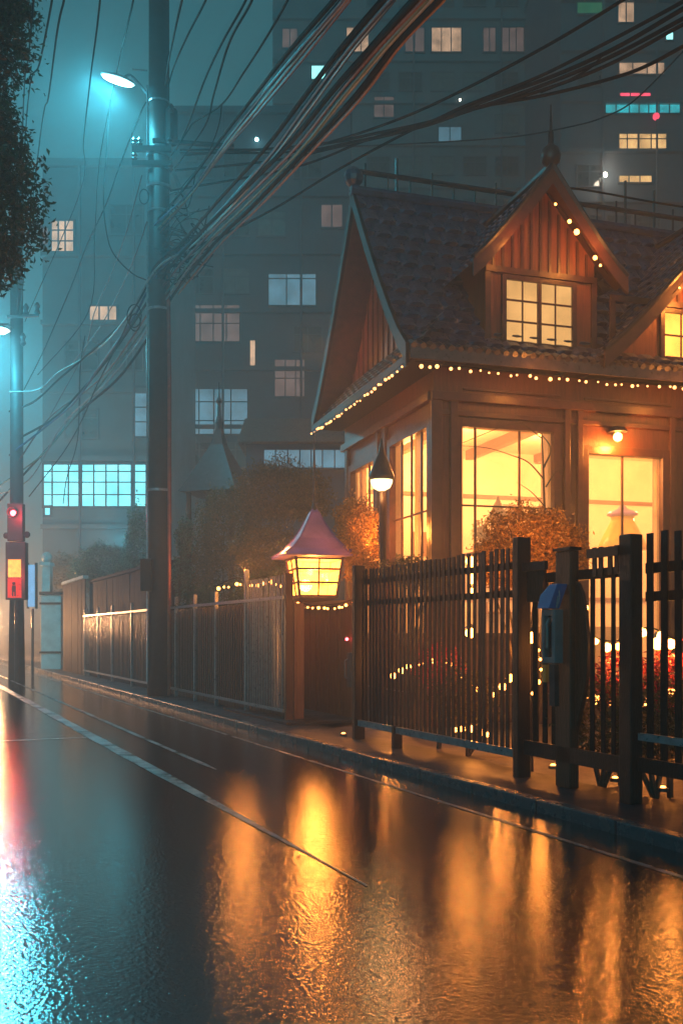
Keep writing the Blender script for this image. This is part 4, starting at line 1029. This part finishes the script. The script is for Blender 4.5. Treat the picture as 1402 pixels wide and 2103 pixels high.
# light from the shown lamps, plus added fills on house and garden
lamp(ps+Vector((0,0,-.1))+(H(0,-.12,0)-H(0,0,0)), WARM, 150, .08)
for (s, t, w) in ((1.3, 2.2, 400), (3.5, 2.2, 520), (6.4, 2.2, 460), (.9, 3.4, 300)): lamp(H(s, t, 4.7), (1,.355,.09), w, .2)
lamp(H(2.5,-.75,7.7), WARM, 34, .05); lamp(H(1.2,-.75,7.7), WARM, 16, .05); lamp(H(4.6,-.9,7.3), WARM, 110, .08); lamp(H(1.5,-.85,5.45), WARM, 26, .1); lamp(H(4.2,-.85,5.4), WARM, 32, .1); lamp(H(-1.0,1.2,5.4), WARM, 30, .1); lamp(H(-.9,3.6,6.9), WARM, 22, .1); lamp(P(1150,1090,12.9)+Vector((.2,.6,.2)), WARM, 45, .1);  # warm fills added along the eaves, dormers and bush, without fittings
lamp(P(966,1195,12.1), WARM, 40, .06); lamp(S(fa(965,.6),.45,1.5), WARM, 16, .06)
lamp(S(fa(1255,.8),.85,1.25), WARM, 30, .05); lamp(S(fa(1370,.8),.85,1.3), WARM, 30, .05); lamp(S(fa(970,.5),.5,.45), WARM, 8, .05); lamp(S(fa(900,1.0),1.1,1.0), WARM, 40, .05); lamp(S(fa(800,1.5),1.5,1.0), WARM, 35, .06); lamp(S(fa(1030,1.5),1.5,1.3), WARM, 55, .06); lamp(S(fa(1110,1.2),1.2,1.2), WARM, 30, .06); lamp(S(fa(1300,1.6),1.6,.9), WARM, 55, .06)  # the deeper ones are added fills that warm the garden, no fittings there
lamp(P(500,1165,17.3), WARM, 60, .08); lamp(P(585,1130,17.6), WARM, 160, .1); lamp(P(775,1090,16.6), WARM, 90, .1); lamp(P(1075,1075,11.9), WARM, 26, .08); lamp(P(1150,1090,11.9), WARM, 18, .08); lamp(P(655,1238,14.8), WARM, 14, .06)  # mostly added fills to brighten the tree and bushes, no fittings there

# ================================================================= CABLES
def cable(label, pts, r, mt='rubber', group='overhead cables'):
    W_ = spline([P(*p) for p in pts], 8)
    if pts[0][1] < 0 or pts[0][0] > 1402:                      # carry the wire on overhead, past the viewer
        d = W_[0] - W_[1]; d.z = 0; d.normalize(); W_ = [W_[0] + d*18 + Vector((0,0,2.6)), W_[0] + d*8 + Vector((0,0,.9))] + W_
    b = MB(); b.tube(W_, r*1.15, 6)
    return tag(b.build('overhead_cable', M[mt], smooth=True), label, 'cable', group)
c = cable
c('thin black wire dropping at far left past the tree crown', [(72,-40,11),(70,0,11.5),(60,110,15),(48,240,20),(36,640,31)], .012)
c('second thin black wire dropping beside the tree crown', [(112,-40,11),(104,20,12),(82,130,15),(55,245,20),(34,650,31)], .012)
c('thin black wire with a knot running down right of the tree crown', [(134,-30,11),(132,0,11.5),(118,65,13),(100,200,18),(82,290,21),(40,655,31)], .012)
c('long slightly bowed wire left of the bright teal lamp', [(208,-30,12),(206,0,13),(198,70,15),(185,170,18),(172,290,22),(163,400,27),(52,660,31)], .012)
c('wire passing just behind the bright teal lamp head', [(282,-40,14),(272,10,15),(258,70,18),(242,140,24),(205,330,26),(195,480,28),(182,640,30),(78,770,31)], .013)
c('hanging wire under the lamp head curling towards the pole', [(226,205,22.5),(220,300,22.3),(213,400,22),(218,470,21.8),(233,520,21.7),(270,560,21.7),(300,575,21.7)], .013)
c('wire from the pole sloping down left to the far pole', [(300,210,21.7),(288,235,22),(250,330,23),(218,420,24),(180,500,26),(150,580,28),(90,720,30),(50,800,31)], .016)
c('thin wire from the pole top leaning right, nearest the pole', [(385,-40,12),(374,0,13),(360,60,15),(346,130,19),(340,175,21.7)], .014)
c('thin wire with a bead right of the pole top', [(440,-40,12),(418,10,13),(382,80,16),(356,140,20),(345,180,21.7)], .014)
c('paired wire crossing to the crossarm, left one', [(520,-40,11),(500,10,12),(455,90,14),(420,165,17),(385,260,20),(362,308,21.7)], .015)
c('paired wire crossing to the crossarm, right one', [(532,-40,11),(513,10,12),(470,90,14),(440,190,17),(420,260,20),(360,345,21.7)], .015)
c('forked wire splitting near the top edge', [(600,-20,10),(580,20,11),(545,80,12.5),(500,150,15),(455,215,18),(400,250,20),(385,270,20.5),(352,320,21.8)], .014)
c('branching drop wire beneath the forked wire', [(455,215,18),(452,245,18.5),(440,285,19),(418,330,20),(360,400,21.7)], .010)
# thick bundle sweeping from lower left over the pole to the upper right
BD_ = [
 ('black upper strand of the main cable bundle', 'rubber', .022, [(720,-50,8),(690,-5,8.6),(590,110,11),(520,200,14),(450,290,17),(380,385,20),(325,450,21.7)]),
 ('blue strand beside the upper black cable of the bundle', 'cblue', .020, [(735,-50,8),(702,0,8.6),(598,122,11),(528,208,14),(456,302,17),(386,398,20),(318,462,21.7)]),
 ('ochre edged strand beneath the upper blue cable', 'corange', .018, [(742,-40,8),(708,2,8.6),(604,128,11),(532,218,14),(458,308,17),(392,400,20),(325,470,21.7)]),
 ('red brown strand hugging the upper bundle near the pole', 'cred', .016, [(748,-40,8),(714,4,8.6),(606,140,11),(534,226,14),(470,300,17),(404,385,20),(330,478,21.7)]),
 ('middle black cable of the bundle crossing the pole', 'rubber', .026, [(820,-40,7.4),(790,-5,8),(700,100,9.5),(620,205,11.5),(540,310,14),(450,410,17),(380,490,20),(320,545,21.6),(290,610,22.5),(245,670,24),(190,720,26),(120,780,28),(70,825,30),(20,845,32)]),
 ('wide blue cable in the middle of the bundle', 'cblue', .026, [(826,-30,7.4),(800,0,8),(712,104,9.5),(632,212,11.5),(552,322,14),(462,424,17),(388,502,20),(325,560,21.6),(270,660,23),(200,760,26),(150,830,28),(90,880,30),(20,935,31)]),
 ('pale shining cable in the middle of the bundle ending white at lower left', 'cwhite', .018, [(834,-30,7.4),(808,0,8),(720,108,9.5),(640,218,11.5),(556,330,14),(470,430,17),(394,505,20),(322,552,21.4),(268,640,23),(220,700,25),(165,740,27),(120,765,28),(80,800,29),(20,805,30.5)]),
 ('black cable below the pale one in the bundle', 'rubber', .028, [(880,-30,7),(850,0,7.5),(760,100,9),(680,190,10.5),(590,300,13),(490,400,16),(410,480,19),(340,560,21.5),(290,640,23),(220,740,26),(160,810,28),(110,860,29.5),(40,900,31)]),
 ('red cable low in the bundle', 'cred', .022, [(894,-30,7),(866,0,7.5),(776,96,9),(694,194,10.5),(604,306,13),(500,410,16),(420,490,19),(345,575,21.5),(300,650,23),(235,745,26),(180,800,28),(100,860,30),(30,960,31)]),
 ('teal cable low in the bundle', 'cteal', .020, [(902,-30,7),(874,0,7.5),(786,98,9),(700,202,10.5),(612,312,13),(506,420,16),(424,500,19),(350,590,21.5),(285,690,24),(230,760,26),(150,860,29),(80,940,31),(-20,1010,34)]),
 ('pale grey cable near the lower edge of the bundle', 'cwhite', .017, [(912,-30,7),(884,0,7.5),(800,90,9),(712,194,10.5),(620,304,13),(512,414,16),(430,498,19),(352,600,21.5),(280,710,24),(215,790,26),(130,870,29),(60,985,31),(-20,1020,34)]),
 ('lowest black cable of the thick bundle', 'rubber', .030, [(925,-30,7),(896,2,7.5),(812,92,9),(728,200,10.5),(632,304,13),(524,418,16),(440,500,19),(360,600,21.5),(300,700,24),(240,780,26),(160,850,29),(90,930,31),(-20,1050,34)]),
 ('ochre cable along the lowest edge of the thick bundle', 'corange', .018, [(934,-30,7),(905,4,7.5),(822,92,9),(738,204,10.5),(640,310,13),(532,424,16),(446,508,19),(366,604,21.5)]),
]
for lab, mt_, r_, pts in BD_: c(lab, pts, r_, mt_)
c('red tinged wire running down left of the pole from the crossarm', [(292,360,21.6),(280,405,22),(262,470,23),(230,560,25),(195,640,27),(170,730,29),(100,860,31)], .013, 'cred')
c('second red brown wire leaving the pole to lower left', [(302,455,21.6),(280,520,22.5),(240,610,25),(200,680,27),(150,745,29)], .012, 'cred')
c('black wire curving from the pole bracket down to the far signal', [(272,640,21.7),(250,690,23),(200,790,26),(170,860,28),(130,930,30),(60,1020,31)], .014)
c('thin wire dangling in front of the wide cyan window', [(175,690,26),(165,760,27),(160,900,28.5),(138,980,29),(130,1035,29.5)], .012)
# right hand bundle
c('topmost wire of the right hand group', [(1330,-40,12),(1270,5,12.6),(1120,95,14),(960,180,16),(830,240,18),(700,285,20),(600,305,21),(370,308,21.8)], .020)
c('second wire of the right hand group', [(1440,-20,11),(1380,15,11.8),(1240,90,13),(1100,160,14.5),(960,215,16),(850,262,18),(720,292,20),(600,312,21),(370,314,21.8)], .020)
c('third thick wire of the right hand group', [(1450,-5,11),(1402,18,11.6),(1260,100,13),(1130,158,14.5),(1000,205,16),(900,245,18),(780,272,19.5),(640,298,21),(380,318,21.8)], .024)
c('fourth thick wire of the right hand group', [(1450,15,11),(1402,38,11.6),(1250,118,13),(1100,180,14.5),(960,228,16),(860,262,18),(700,300,20),(560,330,21),(360,350,21.8)], .022)
c('fifth wire of the right hand group', [(1450,32,11),(1402,50,11.6),(1250,132,13),(1110,186,14.5),(970,225,16),(880,250,18),(760,285,20),(600,345,21),(350,392,21.8)], .020)
c('low black wire parting from the right group towards the pole', [(1450,70,11),(1402,95,11.6),(1290,150,13),(1120,195,14.5),(960,225,16),(850,265,18),(700,345,19.5),(560,430,21),(430,495,21.5),(350,520,21.7)], .020)
c('thin slack wire sagging low at the right', [(1402,105,30),(1340,170,31),(1290,215,32),(1240,240,33),(1180,258,34),(1060,280,36),(900,292,38),(700,302,40),(560,310,42)], .022)
c('short connecting wire crossing the right hand group', [(1235,115,13),(1210,140,13.5),(1160,168,14.2),(1110,190,14.8)], .012)
c('wire from the dormer finial to the right along the ridge', [(1130,383,16.5),(1200,390,17),(1290,406,18),(1345,416,18.5),(1402,425,19),(1480,436,20)], .016)
# tangle at the pole
tg = MB(); rr_ = random.Random(5)
for k in range(22):
    x, y = rr_.uniform(345,400), rr_.uniform(420,560); pts = [(340, y+rr_.uniform(-30,30), 21.7)]
    for j in range(4): pts.append((x+rr_.uniform(-35,35), y+rr_.uniform(-35,35), 21.5+rr_.uniform(-.3,.3)))
    pts.append((rr_.uniform(380,440), y+rr_.uniform(-80,20), 21))
    tg.tube(spline([P(*p) for p in pts], 5), rr_.uniform(.007,.016), 5)
tag(tg.build('cable_tangle', M['rubber']), 'messy tangle of black cable loops on the right side of the utility pole', 'cable tangle')

# ================================================================= WORLD, RIM LIGHT, CAMERA
w = bpy.data.worlds.new('World'); scene.world = w; w.use_nodes = True
nt = w.node_tree; nt.nodes.clear()
out = nt.nodes.new('ShaderNodeOutputWorld'); bg = nt.nodes.new('ShaderNodeBackground')
sky = nt.nodes.new('ShaderNodeTexSky'); sky.sky_type = 'NISHITA'; sky.sun_disc = False
sky.sun_elevation = math.radians(2); sky.sun_rotation = math.radians(200)
mx = nt.nodes.new('ShaderNodeMix'); mx.data_type = 'RGBA'; mx.blend_type = 'MULTIPLY'; mx.inputs[0].default_value = 1.0
hsn = nt.nodes.new('ShaderNodeHueSaturation'); hsn.inputs['Saturation'].default_value = .2
nt.links.new(sky.outputs[0], hsn.inputs['Color']); nt.links.new(hsn.outputs[0], mx.inputs[6]); mx.inputs[7].default_value = (.16, .80, .95, 1)
nt.links.new(mx.outputs[2], bg.inputs[0]); bg.inputs[1].default_value = .20
nt.links.new(bg.outputs[0], out.inputs[0])
sun = bpy.data.lights.new('cool_rim_light', 'SUN'); sun.energy = .2; sun.angle = math.radians(10); sun.color = (.30,.58,1)  # weak blue light added for a rim on the roofs, no moon known
so = bpy.data.objects.new('cool_rim_light', sun); COL.objects.link(so); so.rotation_euler = Vector((.75,.35,-.6)).to_track_quat('-Z','Y').to_euler()
cam = bpy.data.cameras.new('camera'); co = bpy.data.objects.new('camera', cam); COL.objects.link(co)
co.location = (0, 0, CAMZ); co.rotation_euler = (math.radians(90), 0, 0)
cam.sensor_fit = 'AUTO'; cam.sensor_width = 36; cam.lens = 36*F/2103; cam.shift_y = (1300-1051.5)/2103
cam.clip_end = 1500; scene.camera = co
scene.view_settings.view_transform = 'Standard'; scene.view_settings.look = 'None'; scene.view_settings.exposure = 0
cy = scene.cycles
cy.use_denoising = True; cy.max_bounces = 6; cy.diffuse_bounces = 2; cy.glossy_bounces = 3; cy.transparent_max_bounces = 8; cy.volume_bounces = 0
cy.sample_clamp_indirect = 4; cy.use_light_tree = True
